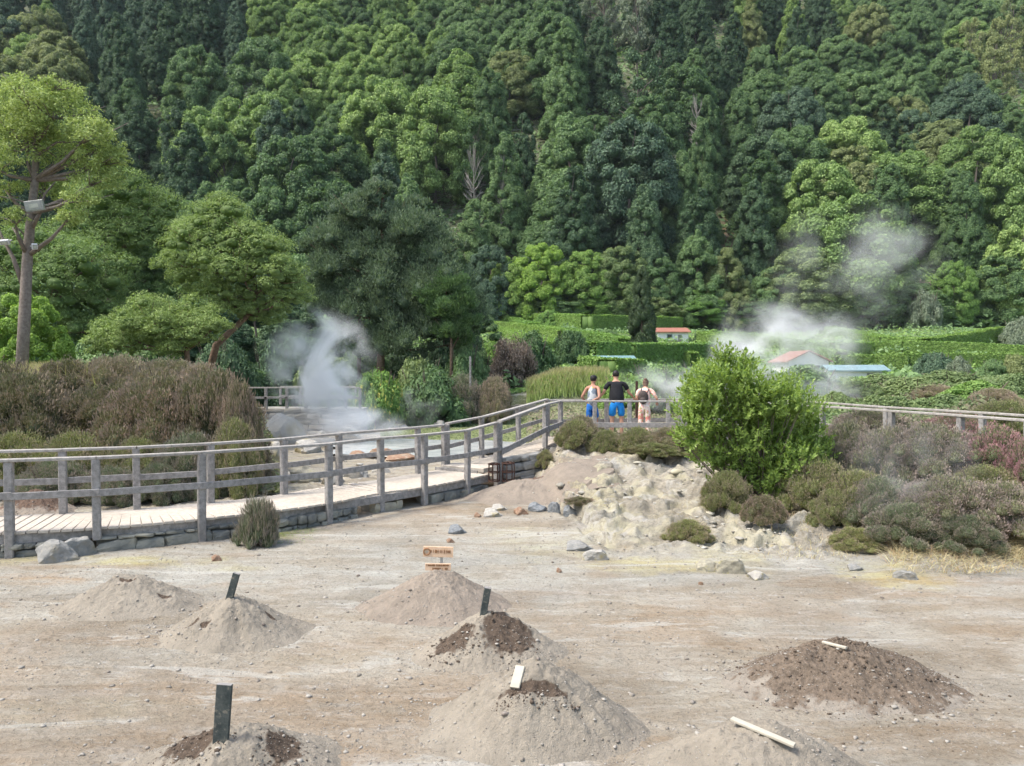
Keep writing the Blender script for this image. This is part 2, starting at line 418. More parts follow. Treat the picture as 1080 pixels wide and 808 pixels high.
# ------------------------------------------------------------------ mounds (defined first: gravel lies on them)
MOUNDS = [ # left,right,top,bottom px, Ycap, material, wet patches [(dx,dy,rx,ry)] in radii, rough, label
 (52,212,606,657,'soil_grey',[(.55,-.2,.10,.05),(.05,-.1,.12,.05)],.9,'low grey earth mound without a stake, left of the one with a leaning stake'),
 (160,326,626,692,'soil_grey',[(-.42,-.32,.10,.06),(-.22,-.42,.08,.05),(.5,.0,.10,.05)],1.0,'grey earth mound holding a short leaning dark stake on its top, at left'),
 (378,548,600,660,'soil_red',[],.9,'reddish earth mound standing right behind the dark damp one, below the orange sign boards'),
 (432,600,643,712,'soil_grey',[(-.45,-.35,.27,.24),(.25,-.25,.34,.42)],1.1,'earth mound with dark damp scooped patches and a tilted stake at its back'),
 (438,688,694,812,'soil_grey',[(.02,-.30,.30,.07)],1.0,'wide grey earth mound in the front middle with a pale stake and one dark crescent'),
 (775,1012,673,756,'soil_dark',[(0,-.02,.86,.82)],1.1,'freshly turned dark brown earth mound lying alone at right'),
 (110,372,766,870,'soil_grey',[(-.30,.02,.30,.30),(.42,.02,.16,.35)],1.0,'earth mound in the bottom left corner with the tall dark stake in it'),
 (640,960,758,900,'soil_grey',[],.8,'broad low earth mound at the bottom edge with a pale board lying on it'),
 (-12,80,513,546,'soil_red',[(0,0,.8,.7)],1.0,'red brown earth heap seen through the railing behind the boardwalk at far left'),
 (486,625,503,533,'soil_red',[(.1,.1,.2,.1)],.6,'low sandy brown mound at the foot of the rocky bank beside the iron baskets'),
]
def mound_geo(m):
    l, r, t, b = m[:4]
    Yf = hit((l+r)/2, b).y; w = (r-l)/2/FPX
    Yc = Yf/(1-w*.72); Rx = w*Yc; Ry = Rx*.72
    x = ((l+r)/2-540)/FPX*Yc; g = h(x, Yc)
    top = P(540, t, Yc).z
    return x, Yc, Rx, Ry, g, max(.08, top-g)
MG = [mound_geo(m) for m in MOUNDS]
def mound_h(k, x, y):
    cx, cy, Rx, Ry, g, hh = MG[k]; rough = MOUNDS[k][6]
    dx, dy = (x-cx)/Rx, (y-cy)/Ry
    th = np.arctan2(dy, dx)
    r = np.hypot(dx, dy)*(1+.10*vn(np.cos(th)*2+k*9, np.sin(th)*2, seed=40)+.06*vn(x*3, y*3, seed=41))
    pr = np.where(r < 1.25, np.clip(1.0-r*1.0, 0, 1)**1.15, 0)
    pr = pr*(1-np.exp(-((r+.02)/.22)**1.6)*.17)*1.12
    if k == 5:
        r2 = np.hypot(dx+.42, (dy+.1)*1.2); pr = np.maximum(pr*np.where(dx < .1, 1, .97), np.clip(1-r2*1.35, 0, 1)**1.1*.88)
    pr = pr+np.clip(1.22-r, 0, 1.22)*.035
    n = fbm(x*5.5, y*5.5, seed=50+k)*.055 + np.abs(fbm(x*14, y*14, seed=60+k))*.038 + fbm(x*34, y*34, o=2, seed=70+k)*.011
    rill = .03*vn(th*6+k, r*1.5, seed=80+k)*np.clip(r*2, 0, 1)
    z = hh*pr + (n*rough+rill*hh*2.6)*np.clip(1.15-r, 0, 1)*min(1, hh*4)
    for (ax, ay, rx, ry) in MOUNDS[k][5]:      # scooped hollows
        q = np.hypot((dx-ax)/max(rx, .1), (dy-ay)/max(ry, .1))
        if k != 5: z = z - .035*np.exp(-q**2*1.6)
    return np.where(r < 1.22, z, -.05), r
def Htot(x, y):
    z = H(x, y)
    for k in range(len(MOUNDS)):
        mh, r = mound_h(k, x, y); z = np.maximum(z, H0(x, y)+mh-.012)
    return z
def htot(x, y): return float(Htot(np.array([float(x)]), np.array([float(y)]))[0])

# ------------------------------------------------------------------ ground sheet
rows = np.concatenate([np.geomspace(1.2, 24, 760), np.geomspace(24, 420, 330)[1:]])
us = np.concatenate([np.linspace(-1.7, -.85, 40)[:-1], np.linspace(-.85, .85, 620), np.linspace(.85, 1.7, 40)[1:]])
U, YY = np.meshgrid(us, rows); X = U*np.maximum(YY, 3.0)
Z = H(X, YY)
# flatten the top of the hill sheet far away
k1, k2 = X.shape
V = np.stack([X, YY, Z], -1).reshape(-1, 3)
I = np.arange(k1*k2).reshape(k1, k2)
F = np.stack([I[:-1,:-1], I[:-1,1:], I[1:,1:], I[1:,:-1]], -1).reshape(-1, 4)
xs, ys = V[:,0], V[:,1]; uu = xs/np.maximum(ys, .5)
col = np.tile(np.array([.520,.462,.395]), (len(V), 1))
def blend(m, c): 
    global col
    m = np.clip(m, 0, 1)[:, None]; col = col*(1-m)+np.array(c)*m
n_big = fbm(xs*.35, ys*.35, seed=90); n_mid = fbm(xs*1.3, ys*1.3, seed=91); n_f = fbm(xs*4, ys*4, seed=92)
blend(ss(-.1, .3, n_big+.3*n_f)*.55, (.54,.44,.35))
blend(ss(.05, .3, n_mid)*.6, (.60,.555,.49))
blend(ss(7.6, 9.3, ys+n_big*1.5)*ss(14, 11, ys)*.8, (.565,.55,.515))
blend(rockmask(xs, ys)*.8, (.50,.465,.405))
blend(ss(.15, .4, fbm(xs*1.6, ys*1.6, seed=93))*ss(9, 10.5, ys)*ss(20, 17, ys)*.5, (.68,.65,.60))
blend(ss(.15, .35, fbm(xs*.8, ys*2.6, seed=94))*ss(2, 6, ys)*ss(14, 9, ys)*.5, (.50,.39,.29))
PATCH = [ # px,py,rx,ry,colour,amount
 (150,592,110,9,(.66,.60,.32),.8),(20,590,40,8,(.68,.62,.36),.7),(40,612,80,9,(.52,.36,.22),.7),(250,600,60,6,(.66,.61,.36),.6),
 (690,597,90,9,(.68,.62,.38),.9),(775,588,40,25,(.66,.60,.36),.6),(935,606,60,16,(.72,.65,.34),.95),(645,560,60,20,(.66,.60,.38),.6),(560,572,60,22,(.66,.62,.44),.6),
 (720,545,60,20,(.62,.56,.38),.5),(630,515,26,40,(.66,.61,.37),.7),(290,560,42,9,(.30,.33,.08),.95),(60,650,50,10,(.66,.63,.58),.6),(90,750,120,20,(.60,.54,.42),.5),
 (850,560,120,26,(.70,.68,.65),.7),(1000,612,120,7,(.45,.30,.20),.5),(540,515,90,18,(.50,.38,.28),.8),(480,535,60,14,(.52,.42,.32),.7),
 (560,625,150,12,(.56,.53,.50),.6),(830,640,120,20,(.52,.42,.33),.5),(940,700,120,30,(.50,.43,.35),.4),(1040,650,60,14,(.62,.60,.57),.5),(985,640,70,10,(.50,.40,.30),.5),
 (430,600,120,20,(.56,.55,.53),.6),(200,620,120,10,(.62,.60,.56),.5),(350,700,80,30,(.55,.50,.42),.5)]
for (px, py, rx, ry, c, a) in PATCH:
    c0 = hit(px, py); cx, cy = c0.x, c0.y; ryw = abs(hit(px, min(py+ry, 800)).y-hit(px, py-ry*.9).y)/2; rxw = rx/FPX*cy
    q = np.hypot((xs-cx)/rxw, (ys-cy)/ryw)+.45*n_mid+.35*n_f
    blend(ss(1.15, .35, q+.3*fbm(xs*9, ys*9, seed=96))*a*np.clip(.62+.8*fbm(xs*3, ys*6, seed=95), .15, 1), c)
# vegetation floor
green = ss(15.2, 17, ys)*ss(-.29, -.33, uu)
green = np.maximum(green, ss(35.5, 37, ys+n_mid)*np.ones_like(ys))
green = np.maximum(green, ss(10.3, 12.5, ys+n_mid*1.2)*ss(.47, .54, uu+.05*n_f))
green = np.maximum(green, ss(.26, .34, uu)*ss(19, 21, ys))
green = np.maximum(green, ss(.02, .1, uu)*ss(22, 26, ys))
green = np.maximum(green, ss(30, 33, ys+2*n_big)*ss(-.14, -.08, uu))
gcol = (.045,.065,.022)
blend(green*.92, gcol)
grass1 = ss(30.5, 34, ys+2*n_big)*ss(-.16, -.1, uu)*ss(40, 39.3, ys); blend(grass1, (.135,.165,.05))
m2 = hit(1015, 336); q = np.hypot((xs-m2.x)/9, (ys-m2.y)/13)+.3*n_big; blend(ss(1.2, .8, q)*(ys > 60), (.13,.24,.04))
m3 = hit(960, 372)
blend(ss(58, 62, ys)*ss(109, 105, ys)*ss(.0, .03, uu)*.8, (.09,.15,.035))
m4 = hit(770, 262, 200); q = np.hypot((xs-m4.x)/6, (ys-m4.y)/9)+.4*n_big; blend(ss(1.2, .6, q)*(ys > 100)*.8, (.14,.095,.06))
rk = rockmask(xs, ys)
gm = mesh_np('ground', V, F, [M['ground']], {'rock': rk, 'green': green}, col*np.array([.685,.68,.635])*(1-green[:,None])+col*green[:,None]*1.5, smooth=True)
g_ob = tag(link('ground', gm), kind='structure')

# ------------------------------------------------------------------ earth mounds
for k, m in enumerate(MOUNDS):
    cx, cy, Rx, Ry, g, hh = MG[k]
    N = 190 if Ry > .3 else 120
    gx, gy = np.meshgrid(np.linspace(-1.3, 1.3, N), np.linspace(-1.3, 1.3, N))
    x = cx+gx*Rx; y = cy+gy*Ry; mh, r = mound_h(k, x, y)
    z = H0(x, y)+mh-.012
    hg = H(x, y)
    keep = (z > hg-.02)
    wet = np.zeros_like(x)
    for (ax, ay, rx, ry) in m[5]:
        q = np.hypot((gx-ax)/rx, (gy-ay)/ry) + .30*fbm(x*5, y*5, seed=99)+.30*fbm(x*24, y*24, o=3, seed=98)
        wet = np.maximum(wet, ss(1.35, .55, q)) if k != 5 else np.maximum(wet, ss(1.12, .72, r+.25*fbm(x*12, y*12, seed=97)))
    I = np.arange(N*N).reshape(N, N); F = np.stack([I[:-1,:-1], I[:-1,1:], I[1:,1:], I[1:,:-1]], -1).reshape(-1, 4)
    kf = keep.ravel()[F].any(1); F = F[kf]
    used = np.unique(F); mp = -np.ones(N*N, int); mp[used] = np.arange(len(used))
    V = np.stack([x-cx, y-cy, z-g], -1).reshape(-1, 3)[used]
    me = mesh_np('earth_mound', V, mp[F], [M[m[4]]], {'wet': wet.ravel()[used]}, smooth=True)
    tag(link('earth_mound', me, loc=(cx, cy, g)), m[7], 'earth mound', 'earth mounds over the cooking pits')

# ------------------------------------------------------------------ stones
def rock_mesh(name, seed, flat=.65, cuts=14, sub=3, rough=.22):
    bm = bmesh.new(); bmesh.ops.create_icosphere(bm, subdivisions=sub, radius=1)
    r_ = random.Random(seed)
    pl = []
    for i in range(cuts):
        n = Vector((r_.uniform(-1,1), r_.uniform(-1,1), r_.uniform(-.6,1))).normalized(); pl.append((n, r_.uniform(.45,.8)))
    for v in bm.verts:
        for n, d in pl:
            e = v.co.dot(n)-d
            if e > 0: v.co -= n*e*.92
    co = np.array([v.co[:] for v in bm.verts]); nn = fbm(co[:,0]*2+seed, co[:,1]*2, co[:,2]*2, o=5, seed=seed, gain=.6)
    for v, q in zip(bm.verts, nn): v.co *= (1+rough*q); v.co.z *= flat
    me = bpy.data.meshes.new(name); bm.to_mesh(me); bm.free()
    me.materials.append(M['rock_pale']); return me
ROCKS = [rock_mesh('rock', s, f, sub=4) for s, f in ((1,.6),(2,.75),(3,.5),(4,.9),(5,.65))]
def setmat(o, m):
    o.material_slots[0].link = 'OBJECT'; o.material_slots[0].material = M[m]
def rock(px, py, wpx, hpx, mat, label, var=0, cat='rock', group=None, rz=0, Y=None):
    p = hit(px, py) if Y is None else P(px, py, Y)
    s = wpx/FPX*p.y/2*1.12; hs = hpx/FPX*p.y/1.2
    o = link('boulder' if wpx > 45 else 'rock', ROCKS[var])
    hr = {0:.6,1:.75,2:.5,3:.9,4:.65}[var]
    o.scale = (s, s*.75, hs/hr/1.05); o.rotation_euler = (0, 0, rz)
    o.location = (p.x, p.y+s*.5, (h(p.x, p.y+s*.5) if Y is None else p.z)+hs*.30)
    setmat(o, mat); return tag(o, label, cat, group)
rock(48, 594, 56, 26, 'rock_grey', 'large flat grey boulder in front of the boardwalk wall beside the leftmost post', 0, rz=.2)
rock(75, 588, 44, 22, 'rock_grey', 'grey boulder wedged just behind the large flat one under the boardwalk', 1, rz=1.4)
rock(297, 468, 50, 40, 'rock_pale', 'tall pale grey boulder behind the boardwalk to the left of the steam', 3, rz=.5)
rock(283, 480, 34, 22, 'rock_pale', 'pale boulder lying at the left foot of the tall one behind the boardwalk', 1, rz=2.5)
rock(325, 478, 38, 14, 'rock_pale', 'low pale boulder lying at the right foot of the tall one behind the boardwalk', 2, rz=1.0)
rock(338, 462, 18, 9, 'rock_pale', 'small white boulder in the steam below the stone terrace wall', 0)
rock(368, 461, 26, 12, 'rock_pale', 'grey white rock in the steam, right of the small white boulder', 1)
rock(462, 452, 22, 10, 'rock_pale', 'white rock on the grass between the pool and the retaining wall', 0, rz=.6)
rock(428, 454, 14, 6, 'rock_pale', 'smaller white rock on the grass, left of the larger white one', 4)
rock(412, 455, 9, 4, 'rock_pale', 'smallest white rock on the grass at the pool edge', 4)
rock(405, 484, 34, 12, 'rock_rust', 'orange tinted rock at the near edge of the steaming pool', 1)
rock(378, 483, 26, 7, 'rock_rust', 'flat orange rock left of the larger orange one at the pool edge', 2)
rock(425, 487, 44, 8, 'rock_rust', 'long low brown rock slab just right of the orange pool rocks', 2)
rock(375, 505, 36, 13, 'rock_grey', 'grey rock behind the boardwalk seen through the second bay of rails', 1)
rock(348, 512, 30, 14, 'rock_grey', 'dark grey rock leaning at the back edge of the boardwalk planks', 0, rz=.7)
rock(400, 500, 24, 12, 'rock_pale', 'pale squarish rock between the pool and the back railing', 3)
rock(320, 510, 46, 20, 'rock_yellow', 'yellowish rock lump behind the boardwalk near the left end of the bays', 4, rz=.4)
rock(208, 528, 40, 14, 'rock_grey', 'rounded grey rock behind the boardwalk in front of the heather thicket', 0)
rock(520, 546, 24, 9, 'rock_pale', 'flat white rock lying on the sandy ground left of the rust red one', 2)
rock(527, 539, 20, 6, 'rock_pale', 'thin pale slab just behind the flat white rock', 2)
rock(548, 543, 21, 9, 'rock_rust', 'rust red rock in the row of stones below the sandy mound', 0)
rock(568, 540, 28, 9, 'rock_blue', 'long blue grey stone in the row below the sandy mound', 4)
rock(586, 541, 15, 12, 'rock_blue', 'squat blue grey stone right of the long one in the row', 1)
rock(603, 542, 24, 12, 'rock_blue', 'rounded block stone at the right end of the row', 4, rz=.2)
rock(482, 564, 22, 9, 'rock_blue', 'low dark blue grey rock on bare ground above the orange sign', 2)
rock(504, 546, 10, 5, 'rock_rust', 'small dark brown rock left of the flat white rock', 4)
rock(474, 573, 12, 5, 'rock_rust', 'small brown stone beside the low dark blue grey rock', 0)
rock(612, 582, 34, 9, 'rock_grey', 'flat grey rock slab at the foot of the yellow stained bank', 2)
rock(630, 592, 30, 12, 'rock_pale', 'white crumbling rock at the foot of the bank', 1, rz=.5)
rock(226, 592, 15, 7, 'rock_rust', 'small dark red stone on the pale ground in front of the boardwalk', 0)
rock(740, 617, 6, 4, 'rock_rust', 'tiny brown stone on the grey ground right of the sign mound', 1)
rock(590, 604, 8, 5, 'rock_rust', 'small brown stone on open ground right of the orange sign boards', 4)
rock(775, 606, 34, 18, 'rock_yellow', 'lumpy yellowish rock below the small shrub on the bank', 1, rz=.3)
rock(748, 604, 30, 16, 'rock_yellow', 'broken grey yellow rock left of the lumpy yellowish one', 3)
rock(800, 612, 30, 10, 'rock_pale', 'low white rock right of the lumpy yellowish one', 0)
rock(960, 612, 26, 9, 'rock_grey', 'grey cracked rock in the yellow sulphur patch at right', 1)
rock(905, 602, 20, 6, 'rock_grey', 'flat dark rock at the edge of the white ground near the pink heather', 2)

def scatter(name, n, fx, size, mat, mesh_n, label, seed, flat=.6, squash=1):
    r_ = np.random.default_rng(seed); x, y, s = fx(r_, n); z = Htot(x, y)
    base = []
    for q in range(6):
        bm = bmesh.new(); bmesh.ops.create_icosphere(bm, subdivisions=1 if mesh_n == 1 else 2, radius=1)
        rr = random.Random(q+seed)
        for v in bm.verts: v.co *= rr.uniform(.68, 1.2); v.co.z *= flat
        base.append((np.array([v.co[:] for v in bm.verts]), np.array([[v.index for v in f.verts] for f in bm.faces]))); bm.free()
    Vs, Fs, T = [], [], []; o = 0
    idx = r_.integers(0, 6, len(x))
    for q in range(6):
        bv, bf = base[q]; w = np.where(idx == q)[0]
        if not len(w): continue
        th = r_.uniform(0, 6.28, len(w)); c, s_ = np.cos(th), np.sin(th)
        v = np.repeat(bv[None], len(w), 0)*np.stack([r_.uniform(.7,1.3,len(w)), r_.uniform(.7,1.2,len(w)), r_.uniform(.5,1.1,len(w))], -1)[:, None]
        vx = v[...,0]*c[:,None]-v[...,1]*s_[:,None]; vy = v[...,0]*s_[:,None]+v[...,1]*c[:,None]
        v = np.stack([vx, vy, v[...,2]], -1)*s[w][:,None,None] + np.stack([x[w], y[w], z[w]+s[w]*.18], -1)[:,None]
        Vs.append(v.reshape(-1,3)); Fs.append((bf[None]+(np.arange(len(w))*len(bv))[:,None,None]+o).reshape(-1,3)); o += len(w)*len(bv)
        T.append(np.repeat(r_.random(len(w)), len(bv)))
    me = mesh_np(name, np.concatenate(Vs), np.concatenate(Fs), [M[mat]], {'tint': np.concatenate(T)})
    return tag(link(name, me), label, kind='stuff')
def gravel_mat():
    t = NT('gravel', .95, .15); ti = t.attr('tint').outputs['Fac']; p = t.pos(); n = t.noise(p, 30, 3)
    c = t.mix(t.ramp(ti, .2, .8), (.20,.175,.145), (.34,.315,.275)); c = t.mix(t.ramp(ti, .0, .12, 1, 0), c, (.16,.13,.11))
    t.base(t.mix(t.ramp(n, .4, .7, 0, .4), c, (.4,.36,.31))); M['gravel'] = t.m
    t = NT('rubble', .95, .15); ti = t.attr('tint').outputs['Fac']; p = t.pos(); n = t.noise(p, 12, 4)
    c = t.mix(ti, (.26,.24,.20), (.46,.44,.39)); c = t.mix(t.ramp(t.noise(p, 1.4, 3), .5, .65), c, t.mix(.6, c, (.46,.41,.25)))
    t.base(t.mix(t.ramp(n, .5, .75, 0, .6), c, (.2,.18,.15))); t.bump(n, .5, .02); M['rubble'] = t.m
gravel_mat()
def f1(r_, n):
    y = 3.6*np.exp(r_.random(n)*1.35); u = r_.uniform(-.8, .8, n); x = u*y
    cl = fbm(x*.9, y*.9, seed=120); keep = cl > r_.uniform(-.6, .35, n)
    x, y = x[keep], y[keep]; s = .0030*(1+r_.pareto(2.6, len(x)))*(.6+y*.07); return x, y, np.clip(s, .003, .026)
scatter('gravel', 60000, f1, 0, 'gravel', 1, 'loose gravel scattered over the bare ground', 5)
def f2(r_, n):
    y = r_.uniform(9, 27, n); u = r_.uniform(-.6, .55, n); x = u*y
    keep = rockmask(x, y) > r_.uniform(.15, 1.1, n)
    cl = fbm(x*1.3, y*1.3, seed=121); keep &= cl > r_.uniform(-.5, .3, n)
    # keep the boardwalk clear
    x, y = x[keep], y[keep]; s = .018*(1+r_.pareto(2.2, len(x))); return x, y, np.clip(s, .015, .13)
scatter('rubble', 5500, f2, 0, 'rubble', 2, 'broken pale rock rubble on the bank and behind the boardwalk', 6, flat=.5)
def f3(r_, n):
    X_, Y_, S_ = [], [], []
    for k in range(len(MG)):
        cx, cy, Rx, Ry, g, hh = MG[k]; m = n//len(MG)
        th = r_.uniform(0, 6.28, m); rr = .15+1.05*np.sqrt(r_.random(m))
        X_.append(cx+np.cos(th)*rr*Rx); Y_.append(cy+np.sin(th)*rr*Ry); S_.append(np.clip(.0032*(1+r_.pareto(2.4, m)), .003, .022))
    return np.concatenate(X_), np.concatenate(Y_), np.concatenate(S_)
scatter('soil_clods', 9000, f3, 0, 'gravel', 1, 'small stones and clods on and around the earth mounds', 7)

def f4(r_, n):
    cx, cy, Rx, Ry, g, hh = MG[5]; th = r_.uniform(0, 6.28, n); rr = np.abs(r_.normal(.55, .38, n)); s = np.clip(.003*(1+r_.pareto(2.0, n)), .003, .020)
    X_ = [cx+np.cos(th)*rr*Rx]; Y_ = [cy+np.sin(th)*rr*Ry]; S_ = [s]
    for k, (ax, ay, rx, ry) in [(k, p) for k in (3,4,6,8) for p in MOUNDS[k][5]]:
        cx, cy, Rx, Ry, g, hh = MG[k]; m = n//14; th = r_.uniform(0, 6.28, m); rr = 1.3*np.sqrt(r_.random(m)); X_.append(cx+(ax+np.cos(th)*rr*rx)*Rx); Y_.append(cy+(ay-.1+np.sin(th)*rr*ry)*Ry); S_.append(np.clip(.0035*(1+r_.pareto(2.2, m)), .003, .02))
    return np.concatenate(X_), np.concatenate(Y_), np.concatenate(S_)
plain('dark_crumb', (.10,.075,.055), .95, .35, 40)
scatter('dark_soil_crumbs', 2800, f4, 0, 'dark_crumb', 1, 'dark damp soil crumbs lying on the fresh earth mounds', 8, flat=.8)
# pool
pc = hit(395, 470); 
def pool():
    N = 60; a = np.linspace(0, 2*np.pi, N, endpoint=False)
    rr = 1+.12*np.sin(a*3+1)+.08*np.sin(a*7)
    cx, cy, z = -2.9, 27.2, float(H0(np.array([-2.9]), np.array([27.])) [0])+.10
    pts = [(cx+3.9*r*math.cos(t), cy+3.0*r*math.sin(t), z) for r, t in zip(rr, a)]
    me = mesh_np('water', np.array(pts), [list(range(N))], [M['water']]); tag(link('water', me), kind='structure')
pool()
# ------------------------------------------------------------------ boardwalk
ZD = .35
FE = [(-109,567),(0,561),(103,556),(208,547),(294,537),(342,531),(398,519),(442,514),(489,505),(519,499)]
def deckpt(px, py, z=ZD):
    # point where the ray meets the plane z
    lo, hi = 5, 60
    a = (px-540)/FPX; b = (404-py)/FPX; dy = CP+b*SP; dz = -SP+b*CP
    t = (z-CAMZ)/dz; return Vector((a*t, dy*t, z))
front = [deckpt(*q) for q in FE]
def resample(pts, step):
    out = [pts[0]]; acc = 0
    for a, b in zip(pts, pts[1:]):
        L = (b-a).length; d = step-acc
        while d < L: out.append(a.lerp(b, d/L)); d += step
        acc = L-(d-step)
    return out
def smooth(pts, it=2):
    for _ in range(it):
        q = [pts[0]]
        for a, b in zip(pts, pts[1:]): q += [a.lerp(b, .25), a.lerp(b, .75)]
        q.append(pts[-1]); pts = q
    return pts
fs = resample(smooth(front, 3), .145)
def nrm(pts, i):
    d = (pts[min(i+1, len(pts)-1)]-pts[max(i-1, 0)]).normalized(); return Vector((-d.y, d.x, 0))
W = 1.3
bw = empty('boardwalk', (fs[len(fs)//2].x, fs[len(fs)//2].y, 0), 'low weathered timber boardwalk curving over stone footing in front of the steaming ground', 'boardwalk')
O = bw.location
mb = MB(O); r_ = random.Random(4)
for i in range(1, len(fs)-1):
    n = nrm(fs, i); a = fs[i]-n*(.05+r_.uniform(-.01,.01)); b = fs[i]+n*(W+.03+r_.uniform(-.01,.01)); dz = r_.uniform(-.003,.003)
    mb.bar(a+Vector((0,0,-.018+dz)), b+Vector((0,0,-.018-dz)), .131, .034, ch=.006)
dk = mb.build('deck_planks', M['deck_wood'], bw)
mb = MB(O)
fb = resample(smooth(front, 3), 1.6)+[fs[-1]]
for i in range(len(fb)-1):
    a, b = fb[i], fb[i+1]; n = Vector((-(b-a).y, (b-a).x, 0)).normalized()
    mb.bar(a+Vector((0,0,-.105)), b+Vector((0,0,-.105)), .05, .135, ch=.006)
    mb.bar(a+n*W+Vector((0,0,-.105)), b+n*W+Vector((0,0,-.105)), .05, .135, ch=.006)
mb.build('edge_beam', M['weathered_wood'], bw)

def railing(name, posts, label, rail_z, mid_z=.52, pw=.11, bottoms=None, heads=None, group=None, rail_w=.115, rail_t=.045, midh=.10, over=.0, front_side=1, split=None):
    """posts: floor points (Vector). handrail lies on the posts, mid rail nailed on their face"""
    c = posts[len(posts)//2]; e = empty(name, (c.x, c.y, c.z), label, 'railing', group)
    O = Vector(e.location); r_ = random.Random(len(posts))
    for i, p in enumerate(posts):
        zb = p.z if bottoms is None or bottoms[i] is None else bottoms[i]
        d = (posts[min(i+1, len(posts)-1)]-posts[max(i-1, 0)]).normalized()
        m = MB(O); up = Vector((-d.y, d.x, 0)).normalized()
        lean = Vector((r_.uniform(-.012,.012), r_.uniform(-.012,.012), 0))
        ht = rail_z[i] if hasattr(rail_z, '__len__') else rail_z
        m.bar(Vector((p.x, p.y, zb)), Vector((p.x, p.y, p.z+ht+(heads[i] if heads else 0)))+lean, pw, pw, up=up, ch=.012)
        m.build('post', M['weathered_wood'], e)
    for i in range(len(posts)-1):
        a, b = posts[i], posts[i+1]; d = (b-a).normalized(); n = Vector((-d.y, d.x, 0)).normalized()
        ha = rail_z[i] if hasattr(rail_z, '__len__') else rail_z; hb = rail_z[i+1] if hasattr(rail_z, '__len__') else rail_z
        m = MB(O); m.bar(a+Vector((0,0,ha+rail_t/2-.002))-d*over, b+Vector((0,0,hb+rail_t/2-.002+r_.uniform(-.004,.004))), rail_w, rail_t, ch=.008); m.build('handrail', M['rail_wood'], e)
        if mid_z:
            m = MB(O); off = n*(pw/2+.015)*(-front_side)
            m.bar(a+Vector((0,0,mid_z))+off-d*.05, b+Vector((0,0,mid_z+r_.uniform(-.015,.015)))+off+d*.05, .035, midh, ch=.006); m.build('mid_rail', M['weathered_wood'], e)
    return e
def onfront(px):
    best = min(smooth(front, 5), key=lambda q: abs(proj(q.x, q.y, q.z)[0]-px)); return best.copy()
fp = []
for px in (-52,12,104,212,345,400,445,490,527):
    q = onfront(px) if px < 520 else deckpt(524, 498)
    fp.append(q)
for i in range(len(fp)-1):
    d = (fp[min(i+1, len(fp)-1)]-fp[max(i-1, 0)]).normalized(); fp[i] = fp[i]+Vector((d.y, -d.x, 0))*.06
bt = [.0, .0, .18, 0, 0, 0, 0, .05, .0]
railing('front_railing', fp, 'near weathered timber railing along the front edge of the boardwalk', [.97]*8+[1.06], .50, bottoms=bt, group='railings of the boardwalk and platform')
bk = smooth([p+nrm(front, i)*W for i, p in enumerate(front)], 5)
def onback(px):
    return min(bk, key=lambda q: abs(proj(q.x, q.y, q.z)[0]-px)).copy()
bp = [onback(px) for px in (-8,68,145,221,300,358,441,478)]
railing('back_railing', bp, 'far weathered timber railing along the back edge of the boardwalk', .97, .50, bottoms=[.1]*8, group='railings of the boardwalk and platform', front_side=-1)
# ramp up to the platform
ZP = .77
def P3(px, py, Y): return P(px, py, Y)
rf = [fp[-1]+Vector((.06,.12,0)), P(575,424,18.9), P(591,423.5,20.0)]
rf = [Vector((p.x, p.y, z)) for p, z in zip(rf, (.37,.70,ZP))]
rb = [bp[-1]+Vector((.05,.1,0)), P(508,443,18.6), P(547,431,19.6), P(577,424.5,20.9)]
rb = [Vector((p.x, p.y, z)) for p, z in zip(rb, (.37,.46,.64,.78))]
railing('ramp_railing', rf, 'near sloping railing of the ramp rising from the boardwalk to the platform', [1.06,1.0,.97], .42, midh=.13, bottoms=[0,.3,.3], group='railings of the boardwalk and platform')
railing('ramp_railing', rb, 'far sloping railing of the ramp rising from the boardwalk to the platform', [.97,.95,.96,.97], .45, bottoms=[0,0,.2,.3], group='railings of the boardwalk and platform', front_side=-1)
rp = empty('ramp', (rf[1].x, rf[1].y, .3), 'timber ramp climbing between its two sloping railings', 'ramp')
mb = MB(rp.location)
for i in range(26):
    t = i/25
    def along(ps, t):
        k = t*(len(ps)-1); j = min(int(k), len(ps)-2); return ps[j].lerp(ps[j+1], k-j)
    a, b = along(rf, t), along(rb, t); mb.bar(a+Vector((0,0,-.03)), b+Vector((0,0,-.03)), .14, .035)
mb.build('ramp_planks', M['deck_wood'], rp)
mb = MB(rp.location)
for i in range(2): mb.bar(rf[i]+Vector((0,0,-.14)), rf[i+1]+Vector((0,0,-.14)), .05, .15)
mb.build('edge_beam', M['weathered_wood'], rp)
# platform
pn = [Vector((P(px,424,Y).x, Y, ZP)) for px, Y in ((591,20.0),(627,19.95),(664,19.9),(705,19.85),(765,19.6),(822,18.6),(868,17.1),(940,15.3),(1013,13.75),(1085,12.4),(1180,11.2))]
pf = [Vector((P(px,424,Y).x, Y, ZP)) for px, Y in ((577,20.95),(640,21.5),(718,21.55),(786,21.3),(860,19.9),(935,17.2),(1037,15.0),(1110,13.6))]
railing('platform_railing', pn, 'long near railing of the viewing platform, running right into the heather', .97, .38, bottoms=[.3]*11, group='railings of the boardwalk and platform', midh=.13)
railing('platform_railing', pf, 'railing on the far side of the viewing platform that the three people lean on', .95, .38, bottoms=[.3]*8, group='railings of the boardwalk and platform', front_side=-1, midh=.12)
pl = empty('viewing_platform', (pn[3].x, 20.7, ZP-.2), 'raised timber viewing platform under the three people', 'platform')
mb = MB(pl.location)
sn, sf = resample(pn, .15), smooth(pf, 3)
